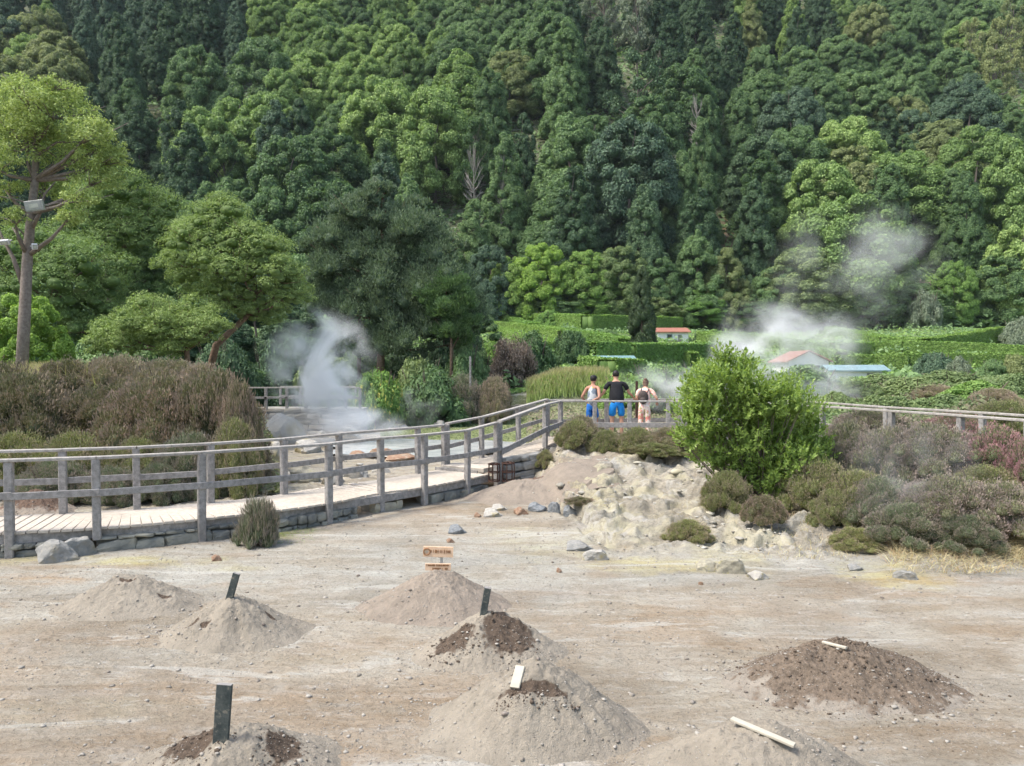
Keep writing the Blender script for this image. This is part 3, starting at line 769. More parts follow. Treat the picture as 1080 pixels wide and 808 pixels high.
for i, a in enumerate(sn[:-1]):
    b = min(sf, key=lambda q: (q-a).length)
    d = (sn[i+1]-a).normalized(); n = Vector((-d.y, d.x, 0)); b = a+n*((b-a).length+.05)
    mb.bar(a-n*.05+Vector((0,0,-.018)), b+Vector((0,0,-.018)), .135, .034)
mb.build('deck_planks', M['deck_wood'], pl)
mb = MB(pl.location)
for a, b in zip(pn, pn[1:]): mb.bar(a+Vector((0,0,-.12)), b+Vector((0,0,-.12)), .05, .16)
mb.build('edge_beam', M['weathered_wood'], pl)
# steps at the end of the deck
st = empty('timber_step', (fs[-1].x+.05, fs[-1].y+.6, ZD), 'low pale timber step at the right end of the boardwalk deck', 'step')
a = fs[-1]+nrm(fs, len(fs)-2)*.1; b = fs[-1]+nrm(fs, len(fs)-2)*1.25
mb = MB(st.location); mb.bar(a+Vector((.1,.25,.05)), b+Vector((.1,.25,.05)), .5, .1, ch=.01); mb.build('tread', M['deck_wood'], st)
mb = MB(st.location); mb.bar(a+Vector((-.17,.0,.02)), b+Vector((-.17,.0,.02)), .04, .08); mb.build('riser', M['weathered_wood'], st)

# ------------------------------------------------------------------ stone footing of the boardwalk
def stone_course(mb, a, b, z0, z1, r_, smin, smax, depth=.12):
    d = (b-a).normalized(); L = (b-a).length; n = Vector((d.y, -d.x, 0)); t = 0
    while t < L-.03:
        w = min(r_.uniform(smin, smax), L-t)
        if L-t-w < .06: w = L-t
        c = a+d*(t+w/2); hz = (z1-z0)*r_.uniform(.72,1.02)
        bm = bmesh.new(); bmesh.ops.create_cube(bm, size=1); bmesh.ops.subdivide_edges(bm, edges=bm.edges[:], cuts=4, use_grid_fill=True)
        sd = r_.random()*50
        co = np.array([v.co[:] for v in bm.verts]); nz = fbm(co[:,0]*1.8+sd, co[:,1]*1.8, co[:,2]*1.8, o=3, seed=7)
        for v, q in zip(bm.verts, nz):
            k = v.co.normalized()*.62; v.co = v.co.lerp(k, .38)*(1+.22*q)
        ang = r_.uniform(-.09,.09); dn = r_.uniform(-.03,.05)
        V = []
        for v in bm.verts:
            x, y, z = v.co.x*w*.99, v.co.y*depth*2, v.co.z*hz
            x, z = x*math.cos(ang)-z*math.sin(ang), x*math.sin(ang)+z*math.cos(ang)
            V.append(c+d*x+n*(y+.02+dn)+Vector((0,0,(z0+z1)/2+z)))
        mb.add(V, [[v.index for v in f.verts] for f in bm.faces]); bm.free(); t += w
def wall_between(px0, px1, rows, name, label, mat='wall_stone', back=True, r=3):
    pts = [q for q in smooth(front, 4) if px0 <= proj(q.x, q.y, q.z)[0] <= px1]
    pts = [pts[0]]+resample(pts, .9)[1:]+[pts[-1]]
    c = pts[len(pts)//2]; e = empty(name, (c.x, c.y, 0), label, 'stone wall', 'stone footings under the boardwalk'); r_ = random.Random(r)
    mb = MB(e.location)
    for a, b in zip(pts, pts[1:]):
        if (b-a).length < .05: continue
        n = Vector((-(b-a).y, (b-a).x, 0)).normalized()
        for z0, z1, smin, smax in rows: stone_course(mb, Vector((a.x, a.y, 0))+n*.07, Vector((b.x, b.y, 0))+n*.07, z0, z1, r_, smin, smax)
    mb.build('stone_blocks', M[mat], e)
    mb = MB(e.location)
    for a, b in zip(pts, pts[1:]):
        if (b-a).length < .05: continue
        n = Vector((-(b-a).y, (b-a).x, 0)).normalized(); mb.bar(Vector((a.x, a.y, .08))+n*.22, Vector((b.x, b.y, .08))+n*.22, .25, .26)
    mb.build('wall_core', M['rock_grey'], e)
wall_between(-70, 64, [(-.06,.10,.25,.4),(.10,.19,.12,.3)], 'stone_footing', 'stone footing under the boardwalk left of the dark opening', r=4)
wall_between(97, 250, [(-.08,.155,.28,.66),(.155,.215,.1,.3)], 'stone_footing', 'stone footing under the boardwalk between the dark opening and the heather tuft', r=5)
wall_between(250, 374, [(-.08,.06,.12,.26),(.06,.2,.12,.3)], 'stone_footing', 'footing of small stones under the boardwalk right of the heather tuft', r=6)
wall_between(390, 424, [(-.06,.2,.4,.7)], 'stone_footing', 'two yellowish block stones under the boardwalk around the middle post', mat='rock_yellow', r=7)
wall_between(452, 512, [(-.04,.16,.3,.6)], 'stone_footing', 'low stone footing under the right end of the boardwalk', r=8)

def freewall(name, a, b, rows, label, mat='wall_block', r=1, thick=.3, core='rock_grey', smax=1):
    c = (a+b)/2; e = empty(name, (c.x, c.y, c.z), label, 'stone wall'); r_ = random.Random(r); mb = MB(e.location)
    for z0, z1, s0, s1 in rows: stone_course(mb, Vector((a.x, a.y, a.z)), Vector((b.x, b.y, b.z)), z0, z1, r_, s0, s1, depth=.14)
    mb.build('stone_blocks', M[mat], e)
    zt = max(x[1] for x in rows)
    m = MB(e.location); d = (b-a).normalized(); n = Vector((-d.y, d.x, 0))
    m.bar(a+n*(thick/2+.03)+Vector((0,0,zt/2-.04)), b+n*(thick/2+.03)+Vector((0,0,zt/2-.04)), thick, zt-.02); m.build('wall_core', M[core], e)
    return e
a = hit(530, 503); b = hit(574, 484); a = Vector((a.x, 16.9, .05)); b = Vector((P(572,480,17.5).x, 17.5, .12))
freewall('stone_wall', a, b, [(0,.13,.3,.5),(.13,.25,.35,.5),(.25,.46,.4,.7),(.46,.60,.2,.45)], 'short stepped wall of grey blocks beside the ramp and the iron baskets', mat='rock_grey', r=9)
# terrace behind, in the steam
Yt = 33.5
ta = Vector((P(262,440,Yt).x, Yt, -.22)); tb = Vector((P(381,440,Yt).x, Yt, -.22))
freewall('terrace_wall', ta, tb, [(-.1,.15,.4,.9),(.15,.4,.3,.8),(.4,.65,.3,.8),(.65,.88,.3,.7),(.88,1.12,.4,.9)], 'grey rubble stone wall of the small terrace half hidden in steam', mat='wall_block', r=11, thick=2.2)
zt = .95
tp = [Vector((P(px,430,Yt).x, Yt-.05, zt)) for px in (262,281,302,314,323,335,347,358,368,381)]
tp = [Vector((P(px,430,Yt).x, Yt-.05, zt)) for px in (262,281,303,323,347,365,380)]
railing('terrace_railing', tp, 'pale timber railing on top of the small terrace wall in the steam', .80, .40, pw=.12, bottoms=[.6,.6,-.1,.6,.6,.6,-.1], rail_w=.12, rail_t=.06, midh=.10)
tb2 = [Vector((p.x, p.y+2.1, zt)) for p in tp[1:-1]]
railing('terrace_railing', tb2, 'second timber railing at the back of the small terrace, behind the first', .80, .40, pw=.11, rail_w=.11, rail_t=.05, midh=.09)
# retaining wall in the middle distance
ra = Vector((P(425,440,39.7).x, 39.7, -.05)); rb_ = Vector((P(640,440,39.7).x, 40.3, -.05))
e = empty('retaining_wall', (0, 40, 0), 'long low grey brown retaining wall behind the grass, below the reeds', 'wall'); mb = MB(e.location)
N = 60
for i in range(N):
    p, q = ra.lerp(rb_, i/N), ra.lerp(rb_, (i+1)/N); r1 = random.Random(i)
    hh = .78+r1.uniform(-.05,.05)+(.3 if 6 < i < 16 else 0)
    mb.bar(p+Vector((0,r1.uniform(-.03,.03),hh/2)), q+Vector((0,r1.uniform(-.03,.03),hh/2)), .3, hh)
mb.build('wall_face', M['wall_block'], e)

def ground_total(px, py):
    Ys = np.geomspace(3, 24, 2500); a_ = (px-540)/FPX; b_ = (404-py)/FPX; tt = Ys/(CP+b_*SP)
    zz = CAMZ+(-SP+b_*CP)*tt; gg = Htot(a_*tt, Ys); i = int(np.argmax(gg >= zz)); return Vector((a_*tt[i], Ys[i], gg[i]))
# ------------------------------------------------------------------ stakes, boards, sign
def stake(px, pt, pb, lean, w, mat, label, Y=None, t=.03):
    p = P(px, pb, Y) if Y else None
    if p is None:
        Ys = np.geomspace(3, 14, 1500); a_ = (px-540)/FPX; b_ = (404-pb)/FPX; tt = Ys/(CP+b_*SP)
        zz = CAMZ+(-SP+b_*CP)*tt; g = Htot(a_*tt, Ys); i = int(np.argmax(g >= zz)); p = Vector((a_*tt[i], Ys[i], g[i]))
    q = P(px+lean, pt, p.y)
    o = empty('stake', p, label, 'stake', 'stakes marking the earth mounds'); mb = MB(p); d = (q-p).normalized()
    mb.bar(p-d*.12, q, w, t, up=(0,1,0), ch=.004); mb.build('stake_shaft', M[mat], o)
    m = MB(p); m.bar(q-d*.002, q+d*.004, w*.92, t*.9, up=(0,1,0)); m.build('cut_end', M['weathered_wood'], o)
    return o
stake(233, 722, 781, 4, .097, 'stake_wood', 'tall dark flat stake standing in the bottom left mound')
stake(242.5, 605, 630, 7, .068, 'stake_wood', 'short dark stake leaning on top of the mound at left')
stake(510, 620, 647, 4.5, .062, 'stake_wood', 'tilted dark split stake behind the damp patches of the middle mound', t=.06)
def lying(px0, py0, px1, py1, w, mat, label, up=.02):
    def g(px, py):
        Ys = np.geomspace(3, 14, 1500); a_ = (px-540)/FPX; b_ = (404-py)/FPX; tt = Ys/(CP+b_*SP)
        zz = CAMZ+(-SP+b_*CP)*tt; gg = Htot(a_*tt, Ys); i = int(np.argmax(gg >= zz)); return Vector((a_*tt[i], Ys[i], gg[i]+up))
    p, q = g(px0, py0), g(px1, py1)
    mb = MB((p+q)/2); mb.bar(p, q, w, .02, ch=.004, jit=.002)
    return tag(mb.build('wooden_board', M[mat], loc=(p+q)/2), label, 'board')
lying(549, 706, 543, 729, .07, 'pale_stake', 'short pale board lying on the slope of the wide front mound')
lying(772, 767, 838, 796, .045, 'pale_stake', 'long pale narrow board lying across the low mound at the bottom edge', up=.055)
lying(868, 681, 893, 688, .03, 'pale_stake', 'thin pale stick on the top of the dark brown mound', up=.03)

Ysn = MG[2][1]+.25; zg = htot(P(462,600,Ysn).x, Ysn)
sp = Vector((P(463,600,Ysn).x, Ysn, zg))
sg = empty('direction_sign', sp, 'two small orange wooden sign boards on a thin post behind the reddish mound', 'sign')
def board(x0, y0, x1, y1, name, skew=1.0):
    a, b = P(x0, (y0+y1)/2, Ysn-.03), P(x1, (y0+y1)/2+skew, Ysn-.03); hh = (y1-y0)/FPX*Ysn
    mb = MB(sp); mb.bar(a, b, .018, hh, ch=.003); return mb.build(name, M['sign_wood'], sg), a, b, hh
b1, a, b, hh = board(446.5, 576, 478, 587, 'upper_board')
def ink(parent, a, b, hh, rowsdef, seed):
    r_ = random.Random(seed); mb = MB(sp); d = (b-a).normalized(); L = (b-a).length
    for (t0, t1, v, lh) in rowsdef:
        t = t0
        while t < t1:
            w = r_.uniform(.012,.028); c = a+d*(t*L)+Vector((0,-.0108,v*hh)); s = lh*hh*r_.uniform(.7,1.1)
            if r_.random() < .85:
                mb.bar(c, c+d*w*L*.8, .003, .0055); mb.bar(c-Vector((0,0,s/2)), c+Vector((0,0,s/2)), .005, .003, up=(0,1,0))
                if r_.random() < .5: mb.bar(c+d*w*L*.8-Vector((0,0,s/2)), c+d*w*L*.8+Vector((0,0,s/2)), .005, .003, up=(0,1,0))
            t += w+.012
    return mb.build('lettering', M['sign_ink'], parent)
ink(b1, a, b, hh, [(.25,.92,.05,.34)], 3)
mb = MB(sp); c = a.lerp(b, .12)+Vector((0,-.0125,.0)); pts = [c+Vector((.036*math.cos(t), 0, .036*math.sin(t))) for t in np.linspace(0, 2*math.pi, 20)]
mb.tube(pts, .008, 6, cap=False); mb.build('round_emblem', M['sign_ink'], b1)
mb = MB(sp)
for k in range(4):
    t = k*math.pi/2; mb.bar(c, c+Vector((.02*math.cos(t), 0, .02*math.sin(t))), .006, .012, up=(0,1,0))
mb.build('emblem_star', M['pale_stake'], b1)
b2, a, b, hh = board(448.5, 594, 475.5, 601.5, 'lower_board', .3)
ink(b2, a, b, hh, [(.06,.9,.25,.26),(.25,.9,-.22,.28)], 8)
mb = MB(sp); t_ = P(465.5, 577, Ysn).z; mb.bar(Vector((sp.x+.03, sp.y, sp.z-.1)), Vector((sp.x+.03, sp.y, t_)), .03, .02, up=(0,1,0)); mb.build('post', M['grey_metal'], sg)
mb = MB(sp); q = P(462, 604, Ysn); mb.bar(Vector((q.x-.03, sp.y-.03, sp.z-.1)), Vector((q.x-.03, sp.y-.03, P(462,601.5,Ysn).z)), .07, .03, up=(0,1,0)); mb.bar(Vector((q.x-.12, sp.y-.05, q.z)), Vector((q.x+.1, sp.y-.05, q.z)), .03, .025); mb.build('base_block', M['weathered_wood'], sg)

# rusty iron baskets by the ramp
def basket(px, py, w, hgt, label, seed):
    p = P(px, py, 16.25); p.z = max(p.z, htot(p.x, p.y)); e = empty('iron_basket', p, label, 'iron basket', 'rusty iron baskets at the ramp'); r_ = random.Random(seed)
    mb = MB(p)
    n = 7
    for i in range(n):
        t = 2*math.pi*i/n; x, y = w/2*math.cos(t), w/2*math.sin(t)
        mb.tube([p+Vector((x*.9, y*.9, -.02)), p+Vector((x, y, hgt*.5)), p+Vector((x*.9, y*.9, hgt))], .014, 6)
    mb.build('upright', M['rust_iron'], e)
    for z in (.0, .5, .98):
        mb = MB(p); mb.tube([p+Vector((w/2*.97*math.cos(t), w/2*.97*math.sin(t), hgt*z)) for t in np.linspace(0, 2*math.pi, 17)], .014, 6, cap=False); mb.build('hoop', M['rust_iron'], e)
    mb = MB(p)
    for i in range(3):
        t = math.pi*i/3; mb.tube([p+Vector((w/2*math.cos(t), w/2*math.sin(t), hgt)), p+Vector((0,0,hgt*1.06)), p-Vector((w/2*math.cos(t), w/2*math.sin(t), -hgt))], .012, 6)
    mb.build('crossbar', M['rust_iron'], e)
basket(521, 507, .25, .36, 'rusty iron basket standing against the post at the foot of the ramp', 1)
basket(536, 507, .27, .38, 'rusty iron basket right of the other one, in front of the block wall', 2)

# slim posts in the background
def pole(px, pt, pb, Y, w, mat, label):
    x = P(px, pb, Y).x; z0 = h(x, Y); z1 = P(px, pt, Y).z; mb = MB((x, Y, z0)); mb.bar(Vector((x, Y, z0-.1)), Vector((x, Y, z1)), w, w, ch=.01)
    tag(mb.build('wooden_pole', M[mat], loc=(x, Y, z0)), label, 'pole')
pole(496, 376, 392, 38.5, .10, 'weathered_wood', 'short grey pole standing in the greenery right of the big grey green tree')
pole(671.5, 402, 430, 22.5, .07, 'rust_iron', 'thin dark pole behind the people, between the man and the woman')
# ------------------------------------------------------------------ foliage builders
def unit(v): return v/np.maximum(np.linalg.norm(v, axis=-1, keepdims=True), 1e-6)
def leafquads(C, N, L, Wd, r_, up=0.0, along=None):
    """one diamond leaf per row: centre C, facing N, long axis random in the plane (or along)"""
    n = len(C)
    D = r_.normal(size=(n,3)) if along is None else along + r_.normal(size=(n,3))*.35
    N = unit(N); D = D-N*np.sum(D*N, -1, keepdims=True); D = unit(D); S = np.cross(N, D)
    L = np.asarray(L).reshape(-1,1)*np.ones((n,1)); Wd = np.asarray(Wd).reshape(-1,1)*np.ones((n,1))
    V = np.stack([C-D*L/2, C+S*Wd/2-D*L*.05, C+D*L/2-N*L*.12, C-S*Wd/2-D*L*.05], 1)
    return V.reshape(-1,3)
def quads(n): return np.arange(n*4).reshape(n,4)
def blob_leaves(B, n, r_, L, Wd, jit=.5, upb=.35, shell=(.82,1.08), lower=-.55, cull=.74, squash=None, along_out=0.0):
    """B: (k,4|6) blobs x,y,z,r[,sz] ; leaves spread over their surfaces"""
    B = np.asarray(B, float); w = B[:,3]**2; w = w/w.sum()
    idx = r_.choice(len(B), n, p=w); d = unit(r_.normal(size=(n,3))); d[:,2] = np.where(d[:,2] < lower, -d[:,2], d[:,2])
    sz = B[idx,4] if B.shape[1] > 4 else np.ones(n)*(squash or 1)
    rr = B[idx,3]*r_.uniform(shell[0], shell[1], n)
    q = B[idx,:3]+d*rr[:,None]*np.stack([np.ones(n), np.ones(n), sz], -1)
    ln = 1+.18*vn(q[:,0]*2.2/np.mean(B[:,3])+3, q[:,1]*2.2/np.mean(B[:,3]), q[:,2]*2.2/np.mean(B[:,3]), seed=5)
    q = B[idx,:3]+(q-B[idx,:3])*ln[:,None]
    keep = np.ones(n, bool)
    for k in range(len(B)):
        s = B[k,4] if B.shape[1] > 4 else (squash or 1)
        e = (q-B[k,:3])/np.array([1,1,s]); keep &= ~((np.einsum('ij,ij->i', e, e) < (cull*B[k,3])**2) & (idx != k))
    q, d = q[keep], d[keep]; n = len(q)
    N = d/np.array([1,1,1.0])+np.array([0,0,upb])+r_.normal(size=(n,3))*jit
    al = None
    if along_out: al = d*along_out+np.array([0,0,along_out*.8]); N = np.cross(al, r_.normal(size=(n,3)))+1e-4
    Ls = L*r_.uniform(.7,1.3,n)
    V = leafquads(q, N, Ls, Ls*Wd/L, r_, along=al)
    out = np.clip((np.linalg.norm(q-B[idx[keep],:3], axis=1)/B[idx[keep],3]-shell[0])/(shell[1]-shell[0]), 0, 1)
    return V, n, np.repeat(r_.random(n), 4), np.repeat(out, 4)
def core_ell(B, sc=.72, seg=2):
    bm = bmesh.new(); bmesh.ops.create_icosphere(bm, subdivisions=seg, radius=1); bv = np.array([v.co[:] for v in bm.verts]); bf = np.array([[v.index for v in f.verts] for f in bm.faces]); bm.free()
    Vs, Fs = [], []; o = 0
    for b in B:
        s = b[4] if len(b) > 4 else 1
        n = vn(bv[:,0]*2+b[0], bv[:,1]*2+b[1], bv[:,2]*2+b[2], seed=9)
        Vs.append(bv*(1+.25*n[:,None])*b[3]*sc*np.array([1,1,s])+np.array(b[:3])); Fs.append(bf+o); o += len(bv)
    return np.concatenate(Vs), np.concatenate(Fs)
def foliage_mesh(name, B, n, L, Wd, seed, core=.72, **kw):
    r_ = np.random.default_rng(seed); V, m, t, out = blob_leaves(B, n, r_, L, Wd, **kw)
    V = V.tolist() if False else V
    if core:
        cv, cf = core_ell(B, core)
        # cores as degenerate-free quads: split tri by repeating is avoided, build polygons by hand
        k = len(V); me = bpy.data.meshes.new(name)
        AV = np.concatenate([V, cv]).astype(np.float32); nq, nt = m, len(cf)
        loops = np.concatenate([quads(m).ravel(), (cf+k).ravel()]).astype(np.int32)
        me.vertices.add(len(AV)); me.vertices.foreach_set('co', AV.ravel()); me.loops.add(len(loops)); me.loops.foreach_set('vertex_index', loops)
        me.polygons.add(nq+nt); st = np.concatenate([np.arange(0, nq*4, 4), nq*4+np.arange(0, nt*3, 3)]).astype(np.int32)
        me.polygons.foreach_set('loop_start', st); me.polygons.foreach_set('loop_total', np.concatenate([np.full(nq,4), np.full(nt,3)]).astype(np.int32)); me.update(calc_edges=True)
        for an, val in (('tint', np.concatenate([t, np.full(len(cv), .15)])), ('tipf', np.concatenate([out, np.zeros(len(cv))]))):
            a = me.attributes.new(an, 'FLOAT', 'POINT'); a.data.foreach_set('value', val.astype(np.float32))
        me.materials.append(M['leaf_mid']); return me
    return mesh_np(name, V, quads(m), [M['leaf_mid']], {'tint': t, 'tipf': out})

# ------------------------------------------------------------------ unit forest trees (height 1, radius .5)
def envelope_blobs(env, nb, rmin, rmax, r_, zlo=.05, sz=.8, inner=.15):
    B = []
    for i in range(nb):
        for _ in range(30):
            t = zlo+(1-zlo)*r_.random(); e = env(t)
            if r_.random() < e/.5+.12: break
        th = r_.uniform(0, 6.28); r = r_.uniform(rmin, rmax)*(1-.35*t); rad = max(0, e-r*.75)*(1 if r_.random() > inner else r_.random())
        B.append((rad*math.cos(th), rad*math.sin(th), min(t, 1-r*sz*.9), r, sz))
    return B
dome = lambda t: .5*math.sqrt(max(0, 1-((t-.28)/.74)**2)) if t > .28 else .5*(.75+.25*t/.28)
cone = lambda t: .5*min(1, (1.02-t)**.62*1.12)
cryp = lambda t: .5*min(1., (1.01-t)**.5*1.12)*(.86+.14*math.sin(t*19))
TREEM = {}
def mk(kind, v, env, nb, r0, r1, n, L, Wd, sz, **kw):
    r_ = np.random.default_rng(100+v*7+len(kind)); B = np.array(envelope_blobs(env, nb, r0, r1, r_, sz=sz))
    # fill
    fill = np.array([(0,0,z,env(z)*.75,1.0) for z in (.12,.28,.44,.6,.75)])
    asp = {'conifer':2.1,'cone_broad':1.15,'broad':1.0}[kind]; B[:,2] *= asp
    me = foliage_mesh('crown', B, n, L, Wd, 200+v, core=.78, **kw)
    if asp != 1: co = np.empty(len(me.vertices)*3, np.float32); me.vertices.foreach_get('co', co); co[2::3] /= asp; me.vertices.foreach_set('co', co)
    TREEM[(kind, v)] = me
for v in range(3): mk('broad', v, dome, 150, .07, .125, 56000, .020, .0145, .82, upb=.45, jit=.5, lower=-.5, shell=(.8,1.14))
for v in range(3): mk('conifer', v, cryp, 230, .06, .12, 56000, .026, .016, 1.1, upb=.35, jit=.5, lower=-.6, shell=(.78,1.16))
for v in range(2): mk('cone_broad', v, cone, 180, .06, .11, 54000, .020, .014, .85, upb=.45, jit=.5, lower=-.5, shell=(.8,1.14))
def sparse_tree(v):
    r_ = np.random.default_rng(500+v); B = []
    for i in range(46):
        t = r_.uniform(.35, .98); th = r_.uniform(0, 6.28); e = .42*math.sin((t-.25)/.8*math.pi)**.7 if t < 1 else .1; rad = e*math.sqrt(r_.random())
        B.append((rad*math.cos(th), rad*math.sin(th), t-.04, r_.uniform(.04,.085), .75))
    return np.array(B), foliage_mesh('crown', np.array(B), 9000, .026, .015, 510+v, core=0, jit=.7, shell=(.3,1.1), upb=.3, cull=.2)
def trunk_unit(B, v, limbs=22, w=.018, bare=False):
    r_ = random.Random(600+v); mb = MB(); 
    mb.tube([Vector((r_.uniform(-.01,.01)*i, r_.uniform(-.01,.01)*i, -.06+i*.2)) for i in range(6)], [w*(1-.16*i) for i in range(6)], 6)
    ks = r_.sample(range(len(B)), min(limbs, len(B)))
    for k in ks:
        b = Vector(B[k][:3]); z0 = b.z*.72; a = Vector((0,0,z0)); m = a.lerp(b, .5)+Vector((r_.uniform(-.06,.06), r_.uniform(-.06,.06), r_.uniform(-.05,.02)))
        mb.tube([a, m, b], [w*.45, w*.3, w*.14], 4)
        if bare:
            for q in range(5): mb.tube([m, m.lerp(b, .4+.1*q)+Vector((r_.uniform(-.07,.07), r_.uniform(-.07,.07), r_.uniform(0,.08)))], [w*.22, w*.08], 3)
    return mesh_np('trunk', np.array([tuple(x) for x in mb.V]), mb.F, [M['forest_bark']])
SPT = [sparse_tree(0), sparse_tree(1)]
for v in range(2): TREEM[('sparse', v)] = SPT[v][1]; TREEM[('sparse_trunk', v)] = trunk_unit(SPT[v][0], v)
TREEM['trunk'] = trunk_unit([(0,0,.5)], 5, limbs=0, w=.022)
TREEM['bare'] = trunk_unit(envelope_blobs(dome, 40, .05, .09, np.random.default_rng(3)), 9, limbs=34, w=.02, bare=True)

# ------------------------------------------------------------------ the wooded hillside
# zones of the wood, each (photo x, photo y, kind, colour)
SEEDS = [(225,100,'broad','leaf_light'),(200,140,'broad','leaf_light'),(260,150,'broad','leaf_light'),(330,50,'broad','leaf_light'),(370,20,'broad','leaf_light'),(310,110,'broad','leaf_light'),(300,20,'broad','leaf_light'),
 (350,150,'broad','leaf_mid'),(440,20,'broad','leaf_light'),(405,90,'broad','leaf_light'),(460,80,'cone_broad','leaf_light'),(430,160,'broad','leaf_light'),(480,50,'broad','leaf_mid'),(400,200,'conifer','leaf_mid'),
 (640,10,'sparse','leaf_grey'),(670,45,'sparse','leaf_grey'),(920,180,'broad','leaf_light'),(870,230,'broad','leaf_light'),(1050,210,'broad','leaf_light'),(1020,170,'cone_broad','leaf_light'),(860,90,'broad','leaf_mid'),(835,120,'broad','leaf_mid'),
 (530,60,'broad','leaf_mid'),(560,30,'broad','leaf_mid'),(620,50,'conifer','leaf_dark'),(600,210,'cone_broad','leaf_mid'),(590,240,'conifer','leaf_dark'),(900,140,'broad','leaf_mid'),(980,90,'broad','leaf_mid'),(940,50,'broad','leaf_mid'),(1000,130,'broad','leaf_blue'),
 (690,130,'broad','leaf_mid'),(710,180,'sparse','leaf_grey'),(655,130,'broad','leaf_light'),(1060,60,'sparse','leaf_olive'),(1040,20,'broad','leaf_mid'),
 (40,20,'conifer','leaf_blue'),(120,30,'conifer','leaf_blue'),(200,30,'conifer','leaf_dark'),(250,20,'conifer','leaf_blue'),(150,70,'conifer','leaf_dark'),(130,110,'conifer','leaf_dark'),(30,50,'broad','leaf_olive'),(160,190,'conifer','leaf_dark'),(190,220,'conifer','leaf_dark'),
 (180,110,'broad','leaf_mid'),(250,180,'sparse','leaf_mid'),(300,190,'conifer','leaf_blue'),(280,220,'broad','leaf_mid'),(340,190,'broad','leaf_mid'),
 (510,130,'conifer','leaf_mid'),(520,200,'conifer','leaf_mid'),(560,150,'conifer','leaf_mid'),(560,190,'conifer','leaf_dark'),(500,240,'conifer','leaf_mid'),(545,240,'conifer','leaf_mid'),(480,200,'sparse','leaf_mid'),
 (640,100,'sparse','leaf_dark'),(600,110,'conifer','leaf_mid'),(660,200,'broad','leaf_blue'),(620,150,'broad','leaf_mid'),(740,60,'conifer','leaf_dark'),(730,100,'conifer','leaf_mid'),(760,150,'conifer','leaf_mid'),(745,200,'conifer','leaf_mid'),(780,200,'conifer','leaf_mid'),(790,30,'conifer','leaf_dark'),(830,20,'conifer','leaf_dark'),(870,30,'conifer','leaf_dark'),
 (700,20,'conifer','leaf_dark'),(720,240,'conifer','leaf_dark'),(970,230,'conifer','leaf_mid'),(960,180,'conifer','leaf_dark'),(1070,130,'conifer','leaf_mid'),(900,20,'broad','leaf_mid'),(980,20,'broad','leaf_mid'),(1070,180,'conifer','leaf_mid'),(820,180,'broad','leaf_mid'),(850,160,'broad','leaf_blue')]
LOOK = {}
for _k, _d in (('broad','domed broadleaf tree'),('cone_broad','tapering broadleaf tree'),('conifer','columnar conifer'),('sparse','thin open tree')):
    for _c, _n in (('leaf_light','pale green'),('leaf_mid','mid green'),('leaf_dark','dark green'),('leaf_blue','blue green'),('leaf_olive','olive green'),('leaf_grey','grey green')): LOOK[(_k, _c)] = _n+' '+_d
COLN = ['above floodlit tree','above leaning tree','above terrace steam','above tufted tree','above lime tree','above the people','above white cottage','above glossy bush','above right steam','above the meadow']
def colname(px): return COLN[min(9, max(0, int(px/108)))]
ROWN = ['at photo top','high uphill','upper mid hill','mid hill','low on hill','at hill foot']
sx = np.array([s[0] for s in SEEDS]); sy = np.array([s[1] for s in SEEDS])
r_ = random.Random(21); TREES = []
y = 111.0; row = 0
while y < 292:
    sp = 10.2 if y < 170 else 11.5
    half = .72*y+6; x = -half+r_.uniform(0, sp)
    while x < half:
        xx = x+r_.uniform(-.32, .32)*sp; yy = y+r_.uniform(-.3,.3)*sp
        # the terraced fields reach further back in the middle and on the right
        z = h(xx, yy); px, pb = proj(xx, yy, z)
        if -30 < px < 1110 and pb > -10:
            if 965 < px < 1062 and pb > 312: continue
            if 752 < px < 800 and 262 < pb < 305: continue
            TREES.append((xx, yy, z, px, pb))
        x += sp
    y += sp*.80; row += 1
r_ = random.Random(5)
recs = []
for (xx, yy, z, px, pb) in TREES:
    Hh = r_.uniform(14, 19) if yy < 150 else r_.uniform(13, 17.5)
    pc = pb-Hh*FPX/yy*.6
    if pc < -62: continue
    j = int(np.argmin((sx-px-r_.uniform(-14,14))**2+(1.2*(sy-pc-r_.uniform(-12,12)))**2)); kind, colr = SEEDS[j][2:]
    if r_.random() < .16: colr = r_.choice(['leaf_mid','leaf_light','leaf_mid','leaf_blue','leaf_olive','leaf_dark']); 
    if (kind, colr) not in LOOK: kind = 'broad' if colr == 'leaf_olive' else kind
    if (kind, colr) not in LOOK: kind = 'broad'
    if kind == 'conifer': wd = r_.uniform(.46,.60)*Hh; Hh *= r_.uniform(1.0, 1.3)
    elif kind == 'sparse': wd = r_.uniform(.6,.8)*Hh; Hh *= 1.2
    else: wd = r_.uniform(.78,1.0)*Hh*.92; Hh *= r_.uniform(.9, 1.18)
    recs.append([xx, yy, z, px, pc, kind, colr, wd, Hh])
print('FOREST', len(recs))
from collections import defaultdict
bylab = defaultdict(list)
for rc in recs: bylab[(rc[5], rc[6], int(rc[3]//108) if rc[3] > 0 else 0, min(5, max(0, int((rc[4]+20)/46))))].append(rc)
